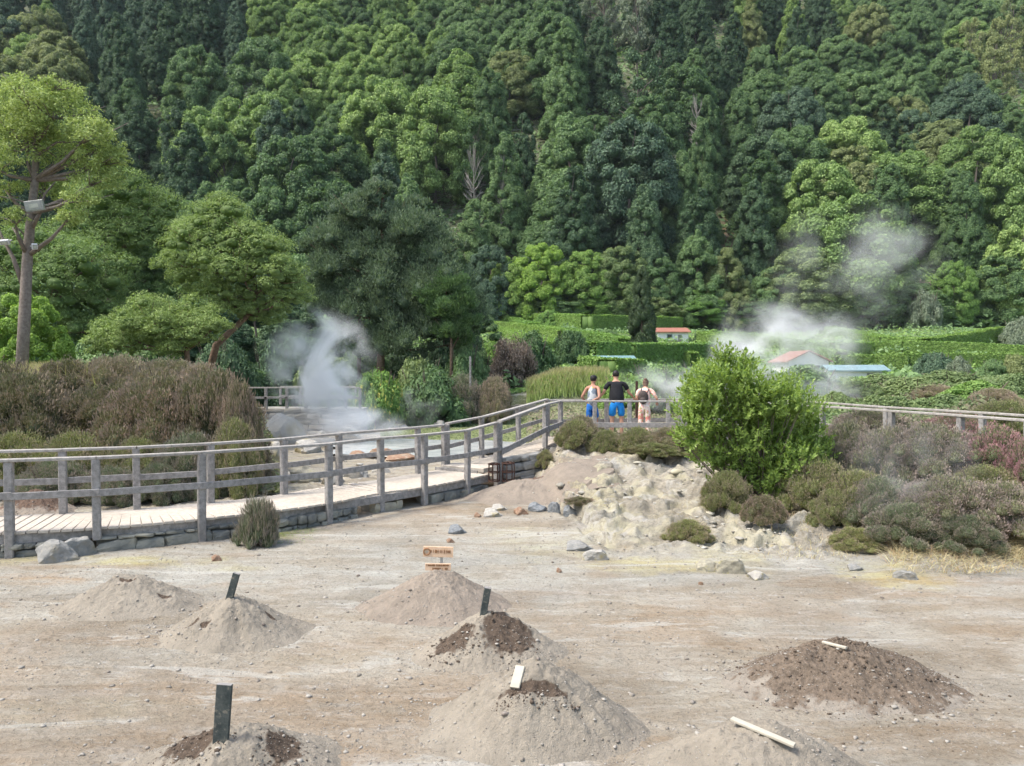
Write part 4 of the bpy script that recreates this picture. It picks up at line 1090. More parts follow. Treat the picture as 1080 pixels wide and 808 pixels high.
for key, lst in bylab.items():
    kind, colr, c, rw = key; base = LOOK[(kind, colr)]
    lst.sort(key=lambda q: q[3])
    NW = ['','one','two','three','four','five','six','seven','eight','nine']; OW = ['first','second','third','fourth','fifth','sixth','seventh','eighth','ninth']
    nm = [''] if len(lst) == 1 else ([f'{OW[i]} of {NW[len(lst)]} from left, ' for i in range(len(lst))] if len(lst) < 10 else None)
    for i, rc in enumerate(lst):
        xx, yy, z, px, pc, kind, colr, wd, Hh = rc
        lab = f"{base}, {(nm[i] if nm else '')}{ROWN[rw]} {COLN[min(9,c)]}"
        cat = 'conifer' if kind == 'conifer' else 'tree'
        nmobj = 'conifer_tree' if kind == 'conifer' else 'broadleaf_tree'
        e = empty(nmobj, (xx, yy, z-.3), lab, cat, 'trees of the wooded hillside', rz=r_.uniform(0, 6.28))
        e.scale = (wd*r_.uniform(.88,1.14), wd*r_.uniform(.88,1.14), Hh)
        v = r_.randrange(3 if kind in ('broad','conifer') else 2)
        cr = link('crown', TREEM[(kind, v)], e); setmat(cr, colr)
        tr = link('trunk', TREEM[('sparse_trunk', v)] if kind == 'sparse' else TREEM['trunk'], e)
        if kind == 'sparse': pass
# dead and bare grey trees that stand out of the wood
for (px, pt, pb, Y, wpx, lab) in [(500,148,225,118,26,'bare grey dead tree standing among conifers left of centre'),(528,150,232,121,16,'second bare grey trunk right of the dead tree among conifers'),
    (735,95,150,135,20,'pale dead trunk in the wood above the white cottage'),(262,140,190,140,34,'group of bare pale stems in the wood above the terrace steam'),(640,10,70,190,60,'leafless grey tree near the top edge of the photo'),(705,160,215,128,44,'grey lichen covered bare tree above the cypress')]:
    x = P(px, pb, Y).x; zb = P(px, pb, Y).z; e = empty('bare_tree', (x, Y, zb-2), lab, 'dead tree', rz=px*.1)
    Hh = P(px, pt, Y).z-zb+2; wd = wpx/FPX*Y; e.scale = (wd, wd, Hh)
    t = link('trunk', TREEM['bare'], e); setmat(t, 'dead_wood')
# dense undergrowth under the wood and at its foot
def carpet(name, n, yr, ur, L, mat, label, seed, mask=None, hgt=.8, jit=.5):
    r_ = np.random.default_rng(seed); y = yr[0]*np.exp(r_.random(n)*math.log(yr[1]/yr[0])); u = r_.uniform(ur[0], ur[1], n); x = u*y
    if mask is not None: k = mask(x, y, r_); x, y = x[k], y[k]
    n = len(x); bumpy = np.abs(fbm(x*.35, y*.35, seed=seed))*hgt*2.2
    z = H0(x, y)+bumpy*r_.uniform(.5,1.05,n); N = np.stack([np.zeros(n), -np.ones(n)*.5, np.ones(n)], -1)+r_.normal(size=(n,3))*jit
    Ls = L*r_.uniform(.6,1.3,n); V = leafquads(np.stack([x,y,z], -1), N, Ls, Ls*.6, r_)
    me = mesh_np(name, V, quads(n), [M[mat]], {'tint': np.repeat(r_.random(n), 4), 'tipf': np.repeat(r_.random(n), 4)})
    return tag(link(name, me), label, kind='stuff')
carpet('undergrowth', 90000, (104, 265), (-.72, .72), 1.0, 'leaf_mid', 'dense green undergrowth on the hillside under the trees', 31, hgt=2.2)
carpet('ground_cover', 70000, (41, 106), (-.72, .72), .34, 'leaf_hedge', 'low green ground cover on the terraced fields', 32, hgt=.35,
       mask=lambda x, y, r: ~((np.hypot((x-m2.x)/9, (y-m2.y)/9) < 1.0) & (y > 60)))
carpet('terrace_plants', 60000, (42, 107), (-.72, .72), .40, 'leaf_mid', 'darker leafy plants growing in clumps on the terraced fields', 38, hgt=.75, mask=lambda x, y, r: (fbm(x*.22, y*.22, seed=78) > r.uniform(-.05,.2,len(x))) & ~((np.hypot((x-m2.x)/9, (y-m2.y)/9) < 1.1) & (y > 60)))
carpet('bank_plants', 60000, (15.6, 42), (-.75, -.30), .12, 'heather_olive', 'low olive plants covering the left bank', 33, hgt=.22)
carpet('fern_slope', 90000, (15.5, 48), (.30, .75), .14, 'leaf_fern', 'ferns covering the slope behind the right hand railing', 34, hgt=.42)
carpet('slope_scrub', 50000, (15.5, 50), (.30, .75), .12, 'scrub_mix', 'brownish scrub mixed among the ferns of the right slope', 37, hgt=.5, mask=lambda x, y, r: fbm(x*.5, y*.5, seed=77) > r.uniform(-.1,.2,len(x)))
carpet('bank_plants', 30000, (22, 40), (.02, .32), .16, 'scrub_mix', 'green low plants beyond the viewing platform', 35, hgt=.4)
carpet('grass', 50000, (29.5, 39.6), (-.17, .03), .13, 'leaf_grass', 'short green grass before the retaining wall', 36, hgt=.03, mask=lambda x, y, r: y > 31+2*fbm(x*.35, y*.35, seed=90)+r.uniform(-1.5,1.5,len(x)))
# ------------------------------------------------------------------ shrubs (unit meshes: radius 1, height 1)
def shrub_blobs(nb, r0, r1, seed, flat=.8):
    r_ = np.random.default_rng(seed); B = []
    for i in range(nb):
        th = r_.uniform(0, 6.28); el = math.asin(r_.random()**1.1); r = r_.uniform(r0, r1)
        R_ = (1-r)*(.80+.32*r_.random()); B.append((R_*math.cos(el)*math.cos(th), R_*math.cos(el)*math.sin(th), (R_*math.sin(el))*.82+.06, r, flat))
    B.append((0,0,.35,.62,.75)); return np.array(B)
SH = {}
for v in range(3): SH[('heather', v)] = foliage_mesh('foliage', shrub_blobs(60, .12, .24, 700+v), 62000, .044, .016, 710+v, core=.72, along_out=.6, shell=(.62,1.36), lower=-.3, cull=.7)
for v in range(3): SH[('leafy', v)] = foliage_mesh('foliage', shrub_blobs(42, .16, .30, 720+v), 13000, .075, .040, 730+v, core=.78, upb=.5, jit=.5, shell=(.8,1.12), lower=-.4)
for v in range(2): SH[('round', v)] = foliage_mesh('foliage', shrub_blobs(55, .13, .2, 740+v), 22000, .042, .024, 750+v, core=.85, upb=.5, jit=.45, shell=(.85,1.06), lower=-.4)
for v in range(2): SH[('loose', v)] = foliage_mesh('foliage', shrub_blobs(50, .12, .26, 760+v), 11000, .07, .028, 770+v, core=.4, upb=.4, jit=.8, shell=(.45,1.25), lower=-.4, cull=.4)
SH[('tuft', 0)] = foliage_mesh('foliage', shrub_blobs(40, .2, .35, 790), 9000, .17, .022, 791, core=.45, along_out=1.6, shell=(.4,1.3), lower=0, cull=.3)
def stems_mesh():
    r_ = random.Random(4); mb = MB()
    for i in range(26):
        th = r_.uniform(0, 6.28); e = r_.uniform(.2, .8); a = Vector((math.cos(th)*.08, math.sin(th)*.08, -.02)); b = Vector((math.cos(th)*e, math.sin(th)*e, r_.uniform(.5,.9)))
        mb.tube([a, a.lerp(b, .5)+Vector((0,0,-.06)), b], [.022, .016, .006], 5)
    return mesh_np('stems', np.array([tuple(v) for v in mb.V]), mb.F, [M['bark']])
STEMS = stems_mesh()
def shrub(kind, mat, px, pt, pb, wpx, Y, label, cat='shrub', v=None, name=None, dep=1.0, group=None, stems=True, zb=None, rz=None):
    """stands on the ground at depth Y; pt sets its top, wpx its width; pb only a hint of what is seen"""
    if Y >= 60 and cat != 'tree': Y = hit(px, pb).y
    x = P(px, pb, Y).x; z = htot(x, Y) if Y < 9 else h(x, Y)
    if zb is not None: z = zb
    Hh = P(px, pt, Y).z-z; rr = random.Random(int(px*7+pt*3+Y))
    if Hh < .12: Hh = .12
    e = empty(name or {'heather':'heather_shrub','leafy':'leafy_shrub','round':'round_shrub','loose':'loose_shrub','tuft':'heather_shrub'}[kind], (x, Y, z-.03*Hh), label, cat, group, rz=rr.uniform(0, 6.28) if rz is None else rz)
    w = wpx/FPX*Y/2*.96; e.scale = (w, w*dep if rz is not None else w, Hh*1.02)
    if cat == 'tree':
        Y = Y if pb > 360 else max(Y, 107); x = P(px, pb, Y).x; z = h(x, Y); Hh = P(px, pt, Y).z-z; e.location = (x, Y, z-.02*Hh); w = wpx/FPX*Y*1.12
        e.scale = (w, w, Hh*1.03); kk = {'round':'broad','leafy':'broad','loose':'cone_broad'}[kind]; setmat(link('crown', TREEM[(kk, rr.randrange(3 if kk == 'broad' else 2))], e), mat); link('trunk', TREEM['trunk'], e); return e
    if group == 'shrubs below the platform': e.scale.x *= 1.12; e.scale.y *= 1.12
    nv = sum(1 for k in SH if k[0] == kind); vv = rr.randrange(nv) if v is None else v
    setmat(link('foliage', SH[(kind, vv)], e), mat)
    if stems: link('stems', STEMS, e)
    return e
G1 = 'heather shrubs of the left bank'; G2 = 'heather shrubs of the right bank'; G3 = 'shrubs below the platform'
# left thicket
for a in [('heather','heather_brown',20,388,480,150,17.4,'brown heather shrub at the left edge under the floodlit tree'),
 ('heather','heather_brown',75,376,450,110,19.0,'brown heather shrub directly right of the floodlit tree trunk'),
 ('heather','heather_tan',128,372,450,110,19.4,'tan heather shrub at the top of the thicket, second from the trunk'),
 ('heather','heather_tan',178,376,450,110,19.2,'tan heather shrub at the top middle of the thicket'),
 ('heather','heather_brown',112,402,490,130,17.8,'wide brown heather shrub in the middle front of the thicket'),
 ('heather','heather_brown',172,391,496,150,17.2,'largest dark brown heather shrub in the front of the thicket'),
 ('heather','heather_brown',222,384,500,118,16.9,'brown heather shrub near the right end of the thicket'),
 ('heather','heather_tan',212,380,450,80,18.6,'tan topped heather shrub behind the right end of the thicket'),
 ('heather','heather_brown',252,396,500,52,16.2,'narrow rosy brown heather shrub at the right end of the thicket'),
 ('heather','heather_olive',248,436,515,66,15.7,'olive green heather shrub low at the right end of the thicket'),
 ('heather','heather_dull',200,452,515,90,15.6,'dull green heather shrub low in front of the thicket'),
 ('heather','heather_olive',20,452,500,120,16.0,'olive heather shrub low at the left edge of the photo'),
 ('heather','heather_olive',82,452,500,110,15.9,'olive heather shrub low in front, second from the left edge'),
 ('heather','heather_olive',148,458,505,90,15.8,'mixed olive and rusty heather shrub low before the largest one'),
 ('heather','heather_dull',60,482,530,90,14.9,'grey green heather shrub just behind the railing at left'),
 ('heather','heather_dull',120,490,538,70,14.7,'dark grey heather shrub over the shaded hollow behind the railing'),
 ('heather','heather_dull',168,486,530,66,14.9,'dull heather shrub behind the second railing bay'),
 ('heather','heather_brown',-10,372,470,120,18.6,'brown heather shrub cut by the left edge behind the first one'),
 ('heather','heather_tan',272,470,500,36,16.6,'small tan heather shrub beside the tall pale boulder')]: shrub(*a, group=G1)
# shrubs around the platform
for a in [('heather','heather_tan',612,436,452,46,18.6,'tan heather shrub half behind the first platform post'),
 ('heather','heather_olive',607,441,472,42,17.6,'olive green heather shrub at the left corner of the platform'),
 ('heather','heather_olive',640,452,478,36,17.3,'small yellow green heather shrub under the blue shorts of the boy'),
 ('heather','heather_olive',673,449,490,50,17.0,'olive heather shrub below the middle platform post'),
 ('heather','heather_tan',706,449,492,56,16.8,'brownish heather shrub below the woman and the right post'),
 ('heather','heather_brown',735,452,490,46,16.6,'brown heather shrub tucked against the left side of the glossy green bush'),
 ('heather','heather_olive',690,466,494,60,16.4,'dark olive heather shrub hanging over the rock edge'),
 ('heather','heather_olive',766,494,536,52,12.9,'yellow green heather shrub at the left foot of the glossy green bush'),
 ('heather','heather_brown',805,521,552,46,12.0,'small brown heather shrub under the right side of the glossy bush'),
 ('heather','heather_olive',726,547,580,50,11.6,'small round olive shrub alone on the pale rocky bank'),
 ('heather','heather_olive',575,473,484,20,17.2,'tiny olive shrub on top of the block wall beside the ramp'),
 ('heather','heather_brown',612,532,552,34,13.6,'small dry brown shrub on the pale rocks left of the lone olive shrub'),
 ('tuft','heather_dull',271,519,563,48,11.35,'upright grey green heather tuft growing against the boardwalk edge')]: shrub(*a, group=G3)
# right bank
for a in [('heather','heather_pink',895,440,520,90,14.2,'pinkish heather shrub behind the glossy green bush below the railing'),
 ('heather','heather_pink',935,446,540,96,13.4,'pale pink heather shrub between two platform posts at right'),
 ('heather','heather_pink',985,443,540,110,13.1,'wide pale pink heather shrub below the second post from the right'),
 ('heather','heather_rose',1048,446,530,110,12.6,'rose pink flowering heather shrub at the right edge below the rail'),
 ('heather','heather_rose',1082,458,540,80,12.0,'bright pink heather shrub cut by the right edge'),
 ('heather','heather_olive',862,478,545,90,12.9,'olive heather shrub right of the glossy green bush'),
 ('heather','heather_olive',905,492,560,90,12.3,'olive heather shrub in the middle of the right bank'),
 ('heather','heather_dull',930,500,575,90,11.8,'grey green heather shrub in the drifting mist'),
 ('heather','heather_pink',1000,498,590,120,11.2,'broad pink brown heather shrub in front of the right bank'),
 ('heather','heather_pink',1055,505,590,110,11.0,'pink brown heather shrub at the right edge in front'),
 ('heather','heather_olive',1040,488,540,80,12.0,'greenish heather shrub between the pink ones at right'),
 ('heather','heather_dull',955,528,592,90,10.9,'grey green heather shrub at the foot of the right bank'),
 ('heather','heather_dull',1015,540,590,80,10.6,'low grey heather shrub above the straw'),
 ('heather','heather_olive',880,514,550,56,12.0,'low dark olive shrub at the edge of the white ground'),
 ('heather','heather_olive',905,556,578,64,11.1,'flat olive shrub creeping over the white ground'),
 ('heather','heather_rose',1010,432,470,90,16.5,'pink heather shrub behind the platform railing at right'),
 ('heather','heather_pink',920,428,460,100,18.2,'pinkish heather shrub behind the railing, right of the glossy bush'),
 ('heather','heather_olive',1060,420,460,90,18.0,'olive heather shrub behind the railing near the right edge')]: shrub(*a, group=G2)
G4 = 'shrubs on the slope behind the railing'
for i, a in enumerate([('round','leaf_fern',905,398,440,80,30,'bright fern green shrub on the slope right of the steam'),('leafy','leaf_fern',965,395,430,90,29,'fern green shrub in the middle of the right slope'),
 ('leafy','leaf_hedge',1030,398,430,90,26,'green shrub on the right slope above the last railing post'),('leafy','leaf_fern',1075,390,430,70,27,'green shrub at the right edge above the railing'),
 ('leafy','leaf_fern',930,412,445,80,23,'low fern green shrub just above the railing rail'),('leafy','leaf_fern',1000,412,445,80,22,'low green shrub above the railing between the last two posts'),
 ('heather','heather_tan',985,404,430,60,28,'tan shrub among the ferns of the right slope'),('heather','heather_tan',1048,408,440,60,23,'brownish shrub among the ferns near the right edge'),
 ('leafy','leaf_blue',985,366,395,44,46,'blue green round shrub in front of the hedges at right'),('leafy','leaf_grey',1012,372,395,34,44,'grey green shrub in front of the hedges at right'),('round','leaf_mid',1046,374,400,34,42,'dark round shrub in front of the right hedges'),('leafy','leaf_olive',1070,368,398,36,42,'olive brown shrub at the right edge under the hedges'),
 ('leafy','leaf_fern',880,410,440,70,24,'steam veiled green shrub right of the glossy bush'),('leafy','leaf_fern',1000,388,410,80,38,'light green shrub band under the right hedges'),('leafy','leaf_fern',930,392,412,70,38,'light green shrub under the blue roof')]): shrub(*a, group=G4)
# beyond the platform
for a in [('leafy','leaf_hedge',700,374,430,90,33,'bright green leafy shrub behind the woman'),('leafy','leaf_hedge',745,372,430,70,34,'bright leafy shrub behind the left edge of the glossy bush'),('round','leaf_hedge',655,388,425,60,36,'clipped yellow green shrub behind the man'),
 ('leafy','leaf_fern',800,385,430,90,30,'fern green shrub behind the right hand steam'),('leafy','leaf_mid',850,380,430,90,31,'green shrub at the foot of the right hand steam')]: shrub(*a, group='shrubs beyond the platform')
# middle distance belt, centre
for a in [('round','leaf_blue',517,260,330,54,88,'dark blue green round tree left of the lime green one','tree'),
 ('leafy','leaf_lime',571,259,330,66,84,'lime green young tree in front of the dark wood','tree'),
 ('leafy','leaf_hedge',540,272,330,50,90,'green leafy tree between the dark round tree and the lime one','tree'),
 ('leafy','leaf_hedge',618,266,332,60,90,'bright green bushy tree right of the lime green one','tree'),
 ('leafy','leaf_fern',655,262,332,64,93,'light green bushy tree behind the cypress','tree'),
 ('leafy','leaf_mid',690,272,336,60,94,'mid green bushy tree just right of the cypress','tree'),
 ('loose','leaf_mid',735,243,332,64,96,'olive green spreading tree with pale bare branches above the cottage','tree'),
 ('loose','leaf_olive',765,262,332,60,96,'olive feathery tree right of the spreading one above the cottage','tree'),
 ('leafy','leaf_hedge',735,306,350,70,86,'green bushy tree right behind the cottage','tree'),
 ('leafy','leaf_mid',780,310,350,60,84,'mid green bushy tree above the right hand steam','tree'),
 ('round','leaf_mid',822,282,352,60,84,'dark bushy tree behind the steam at right','tree'),
 ('leafy','leaf_fern',850,264,352,90,86,'broad light green tree in the high thin steam','tree'),
 ('leafy','leaf_mid',910,290,352,80,86,'mid green tree in the right part of the high thin steam','tree'),
 ('leafy','leaf_mid',960,300,355,70,84,'mid green bushy tree left of the meadow','tree'),
 ('round','leaf_hedge',1006,276,320,44,92,'clipped bright green tree above the meadow','tree'),
 ('loose','dry_scrub',975,292,335,50,86,'brownish dry bush above the hedges at right','shrub'),
 ('leafy','leaf_grey',975,300,345,40,80,'grey green bush in front of the brownish one','shrub'),
 ('round','leaf_mid',1058,270,330,70,92,'mid green round tree right of the meadow','tree'),
 ('leafy','leaf_light',1075,240,330,70,100,'pale green tree at the right edge above the meadow','tree'),
 ('leafy','leaf_grey',1075,330,366,40,66,'grey green shrub before the rising hedge at the right edge','shrub'),
 ('leafy','leaf_mid',562,343,396,60,47,'dark green shrub behind the reeds left of the people','shrub'),
 ('loose','dry_scrub',541,346,400,60,45,'brown and green twiggy shrub left of the dark one behind the reeds','shrub'),
 ('leafy','leaf_mid',602,342,392,44,50,'green shrub behind the reeds with dark foliage','shrub'),
 ('leafy','leaf_hedge',515,352,396,50,48,'yellow green climbing shrub right of the big grey green tree','shrub'),
 ('leafy','leaf_hedge',580,325,346,40,90,'small green shrub on the upper terrace left of the cypress','shrub'),
 ('leafy','leaf_mid',641,346,362,36,80,'small green shrub between the terraces left of the cypress','shrub'),
 ('round','leaf_mid',740,345,362,22,78,'dark clipped bush right of the cottage','shrub'),('leafy','leaf_hedge',752,346,362,30,78,'bright clipped bush right of the dark one by the cottage','shrub'),
 ('leafy','leaf_hedge',630,300,335,60,100,'green bushy tree low behind the upper hedge','tree'),('leafy','leaf_mid',596,300,335,60,100,'mid green bushy tree low behind the upper hedge','tree'),
 ('leafy','leaf_fern',690,300,338,70,98,'light green low tree behind the cypress and cottage','tree')]:
    shrub(*a[:8], cat=a[8], name='bushy_tree' if a[8] == 'tree' else None, group='trees and shrubs of the terraced fields')
# centre left greenery under the big tree
for a in [('leafy','leaf_fern',345,362,440,80,37.5,'fern green shrub behind the terrace steam'),('leafy','leaf_mid',455,378,430,90,38.4,'dark green shrub at the foot of the big grey green tree'),
 ('leafy','leaf_ginger',398,380,436,64,36.2,'broad leaved plant with yellow flowers right of the terrace'),('leafy','leaf_ginger',352,392,425,50,36.4,'broad leaved plant with yellow flowers behind the terrace railing'),
 ('heather','heather_dull',486,392,428,60,39.0,'dull green heather shrub on the wall left of the reeds'),('heather','heather_tan',522,394,424,44,39.0,'tan heather shrub on the wall beside the reeds'),
 ('leafy','leaf_fern',440,366,420,70,39.4,'light fern green shrub under the big grey green tree'),('leafy','leaf_dark',300,372,430,90,38.5,'dark green shrub behind the left end of the terrace'),('leafy','leaf_mid',270,385,420,70,38.0,'mid green shrub behind the terrace railing at left'),
 ('heather','heather_dull',455,400,425,60,39.2,'grey green heather shrub above the pale part of the wall'),
 ('leafy','leaf_dark',425,358,400,70,46,'dark shrub behind the foot of the tufted tree'),('leafy','leaf_mid',385,362,400,70,45,'mid green shrub left behind the foot of the tufted tree'),('leafy','leaf_dark',468,350,400,60,47,'dark shrub between the two tufted trees'),('leafy','leaf_mid',505,362,400,50,46,'mid green shrub right of the smaller tufted tree'),
 ('leafy','leaf_mid',490,352,420,60,41,'dark leafy shrub right of the foot of the big grey green tree'),('leafy','leaf_mid',320,345,420,90,42,'dark leafy shrub behind the steam, left of the big tree')]: shrub(*a, group='greenery around the terrace')

# upright tufts: small heather by the boardwalk handled above; dry clumps on the ground
def blades(name, pts, hgt, w, mat, label, seed, lean=.35, kind='stuff', group=None, tip=False):
    r_ = np.random.default_rng(seed); n = len(pts); pts = np.asarray(pts); hh = hgt*r_.uniform(.55,1.15,n)
    th = r_.uniform(0, 6.28, n); ln = r_.uniform(0, lean, n)*hh; D = np.stack([np.cos(th)*ln, np.sin(th)*ln, hh], -1); a2 = r_.uniform(0, 3.14, n); S = np.stack([np.cos(a2), np.sin(a2), np.zeros(n)], -1)*w/2
    mid = pts+D*.55*np.array([.6,.6,1]); V = np.stack([pts-S, pts+S, mid+S*.8, mid-S*.8, mid+S*.8, mid-S*.8, pts+D-S*.15, pts+D+S*.15], 1).reshape(-1,3)
    I = np.arange(n)[:,None]*8; F = np.concatenate([I+np.array([0,1,2,3]), I+np.array([5,4,7,6])])
    t = np.repeat(r_.random(n), 8); tf = np.tile([0,0,.3,.3,.5,.5,1,1], n)*1.0
    me = mesh_np(name, V, F, [M[mat]], {'tint': t, 'tipf': tf}); return tag(link(name, me), label, kind=kind)
def area(n, px0, px1, Y0, Y1, seed, dens=None):
    r_ = np.random.default_rng(seed); Y = r_.uniform(Y0, Y1, n); x = (r_.uniform(px0, px1, n)-540)/FPX*Y
    if dens is not None: k = fbm(x*dens, Y*dens, seed=seed) > r_.uniform(-.6,.3,n); x, Y = x[k], Y[k]
    return np.stack([x, Y, H(x, Y)-.03], -1)
blades('reed_grass', area(9000, 556, 642, 40.3, 42.6, 61, .9), .66, .055, 'reed', 'tall reed grass with feathery tan tops behind the retaining wall', 62, lean=.4)
blades('long_grass', area(7000, 15, 110, 18.6, 23, 63), 1.15, .03, 'reed', 'long yellow green grass behind the thicket by the floodlit tree', 64, lean=.6)
blades('straw', area(9000, 940, 1110, 9.75, 11.2, 65, .8), .16, .008, 'straw', 'flattened reddish dry straw at the foot of the right bank', 66, lean=3.5)
blades('dry_grass', area(1500, 800, 960, 10.4, 12.6, 67, 1.2), .10, .008, 'straw', 'thin dry grass tufts on the white ground', 68, lean=1.5)
blades('grass', area(2600, 255, 330, 11.4, 13.0, 69, .6), .05, .008, 'leaf_hedge', 'short yellow green moss and grass beside the boardwalk footing', 70, lean=1.5)
# ------------------------------------------------------------------ nearer trees with their own outlines
def near_tree(name, Y, blobs, trunk, r0, mat, bark, label, cat, n, L, Wd, seed, sub=7, sz=.62, core=.7, limbs=None, extra_branches=(), subr=(.30,.48), **kw):
    r_ = np.random.default_rng(seed); rp = random.Random(seed)
    x0 = P(trunk[0][0], trunk[0][1], Y).x; zb = h(x0, Y); O = Vector((x0, Y, zb)); e = empty(name, O, label, cat)
    BB, big = [], []
    for (px, py, rpx, *dy) in blobs:
        Yb = Y+(dy[0] if dy else r_.uniform(-.6, .6)*1.2); c = P(px, py, Yb)-O; r = rpx/FPX*Yb*1.12; big.append((c, r))
        for k in range(sub):
            d = unit(r_.normal(size=3)); d[2] = d[2]*.95; q = np.array(c)+d*np.array([1.05,1.05,.85])*r*.74*r_.uniform(.6,1.15); BB.append((*q, r*r_.uniform(*subr), sz))
        BB.append((c.x, c.y, c.z-.05*r, r*.62, .7))
    me = foliage_mesh('crown', np.array(BB), n, L, Wd, seed+1, core=core, **kw); cr = link('crown', me, e); setmat(cr, mat)
    mb = MB((0,0,0)); pts = [P(px, py, Y+(i*.05))-O for i, (px, py) in enumerate(trunk)]; pts[0].z = -.2
    k = len(pts); mb.tube(pts, [r0*(1-.62*i/(k-1)) for i in range(k)], 10)
    for (c, r) in big:
        # limb from the nearest lower trunk node
        cand = [p for p in pts if p.z < c.z-.05] or [pts[0]]
        a = min(cand, key=lambda p: (p-c).length+.3*abs(p.z-(c.z-r))); m = a.lerp(c, .5)+Vector((rp.uniform(-.15,.15)*r, rp.uniform(-.15,.15)*r, -.12*r))
        mb.tube([a, m, c], [r0*.42, r0*.28, r0*.10], 6)
        for _ in range(4):
            t = c+Vector((rp.uniform(-1,1)*r*.8, rp.uniform(-1,1)*r*.8, rp.uniform(-.2,.7)*r)); mb.tube([m.lerp(c, .6), m.lerp(c, .6).lerp(t, .5)+Vector((0,0,-.05*r)), t], [r0*.15, r0*.10, r0*.04], 4)
    for path, rad in extra_branches:
        q = [P(px, py, Y+.1)-O for px, py in path]; mb.tube(q, [rad*(1-.75*i/(len(q)-1)) for i in range(len(q))], 6)
    t = mb.build('trunk', M[bark], e, smooth=True)
    return e
# the tall tree that carries the floodlights
near_tree('tall_tree', 20.5, [(30,105,34),(62,118,38),(95,140,30),(110,155,22),(8,130,34),(-15,110,36),(70,160,34),(28,150,36),(95,178,26),(50,195,24),(-10,175,30),(5,200,18),(85,205,20),(-30,150,36),(112,188,20),(75,228,16),(14,228,16),(118,168,18),(60,90,16),(20,90,18)],
  [(20,392),(26,330),(29,270),(33,225),(37,190),(38,150),(42,112)], .165, 'leaf_top', 'trunk_bark', 'tall pale trunked tree with a wide airy crown at far left, carrying floodlights', 'tree', 44000, .075, .034, 11, sub=22, core=0, subr=(.14,.30), shell=(.3,1.3), jit=.8, upb=.5, cull=.1, sz=.8,
  extra_branches=[([(24,300),(14,272),(2,250),(-8,225)], .07),([(27,262),(20,250),(13,240)], .06),([(33,222),(60,214),(95,212),(120,205)], .035),([(33,215),(15,210),(0,207)], .035),([(34,240),(42,225),(47,205),(58,192)], .06),([(38,165),(60,150),(90,150),(112,160)], .04),([(38,150),(20,160),(-5,155)], .04),([(28,250),(10,232),(-2,228)], .025)])
# spreading tree with the leaning red trunk
near_tree('spreading_tree', 29, [(232,240,36),(268,258,30),(205,262,30),(240,278,36),(292,292,30),(262,310,28),(215,300,28),(305,315,20),(185,280,22),(232,222,20),(215,250,26),(255,290,30),(290,272,24),(305,300,22),(240,320,24),(280,330,20)],
  [(212,378),(228,364),(245,348),(262,332),(270,310),(268,290)], .15, 'leaf_acacia', 'red_bark', 'spreading bright green tree with a leaning reddish trunk, left of the steam', 'tree', 90000, .085, .034, 21, sub=20, shell=(.78,1.16), sz=.72, core=.40, upb=.5, jit=.7, lower=-.3, extra_branches=[([(262,332),(285,318),(300,302)], .05),([(245,348),(225,335),(218,300)], .05)])
near_tree('spreading_tree', 27, [(150,336,28),(178,340,30),(205,332,24),(125,350,22),(168,352,26),(205,352,22),(105,362,18),(140,360,22),(185,362,22),(225,345,18)],
  [(200,385),(197,370),(192,355),(180,345)], .11, 'leaf_acacia', 'red_bark', 'low bushy green tree with a flat layered crown, in front of the spreading one', 'tree', 60000, .08, .032, 22, sub=18, sz=.72, shell=(.6,1.28), core=.40, upb=.5, jit=.7, lower=-.3)
near_tree('spreading_tree', 34, [(55,272,44),(95,282,36),(30,262,34),(82,310,38),(45,315,40),(110,322,30),(5,290,34),(70,340,34),(20,330,34),(120,345,26)],
  [(70,385),(68,350),(66,320),(64,290)], .17, 'leaf_acacia', 'red_bark', 'rounded bushy green tree right behind the floodlit trunk', 'tree', 80000, .095, .038, 23, sub=20, sz=.75, shell=(.6,1.28), core=.40, upb=.5, jit=.7, lower=-.3)
near_tree('spreading_tree', 40, [(130,205,34),(165,222,26),(112,225,30),(148,235,32),(178,245,20),(95,215,28),(120,255,30),(160,250,26),(90,245,26)],
  [(118,330),(114,290),(110,262),(118,240)], .18, 'leaf_acacia', 'bark', 'dark stemmed bright green tree behind the rounded one, upper left', 'tree', 70000, .10, .045, 24, sub=20, sz=.75, shell=(.6,1.28), core=.40, upb=.5, jit=.7, lower=-.3)
near_tree('spreading_tree', 43, [(120,270,34),(160,275,30),(150,300,34),(190,290,22),(125,310,34)],
  [(140,370),(140,340),(140,310)], .16, 'leaf_mid', 'bark', 'mid green tree filling the gap left of the spreading tree with the leaning trunk', 'tree', 50000, .11, .05, 25, sub=18, sz=.75, shell=(.6,1.28), core=.40, upb=.5, jit=.7, lower=-.3)
for a in [('leafy','leaf_lime',25,312,390,84,24.5,'lime yellow leafy small tree behind the base of the floodlit tree','tree'),('leafy','leaf_mid',120,345,400,110,30,'dark green shrub behind the long yellow grass','shrub'),
  ('leafy','leaf_dark',235,345,400,80,36,'dark shrub in the shade behind the leaning trunk','shrub'),('leafy','leaf_dark',290,350,410,70,40,'dark shrub right of the leaning trunk','shrub'),('leafy','leaf_mid',60,345,400,90,31,'mid green shrub behind the long grass at left','shrub'),
  ('leafy','leaf_dark',175,372,400,60,33,'dark low shrub below the flat layered tree','shrub')]: shrub(*a[:8], cat=a[8], group='trees and shrubs of the left bank')
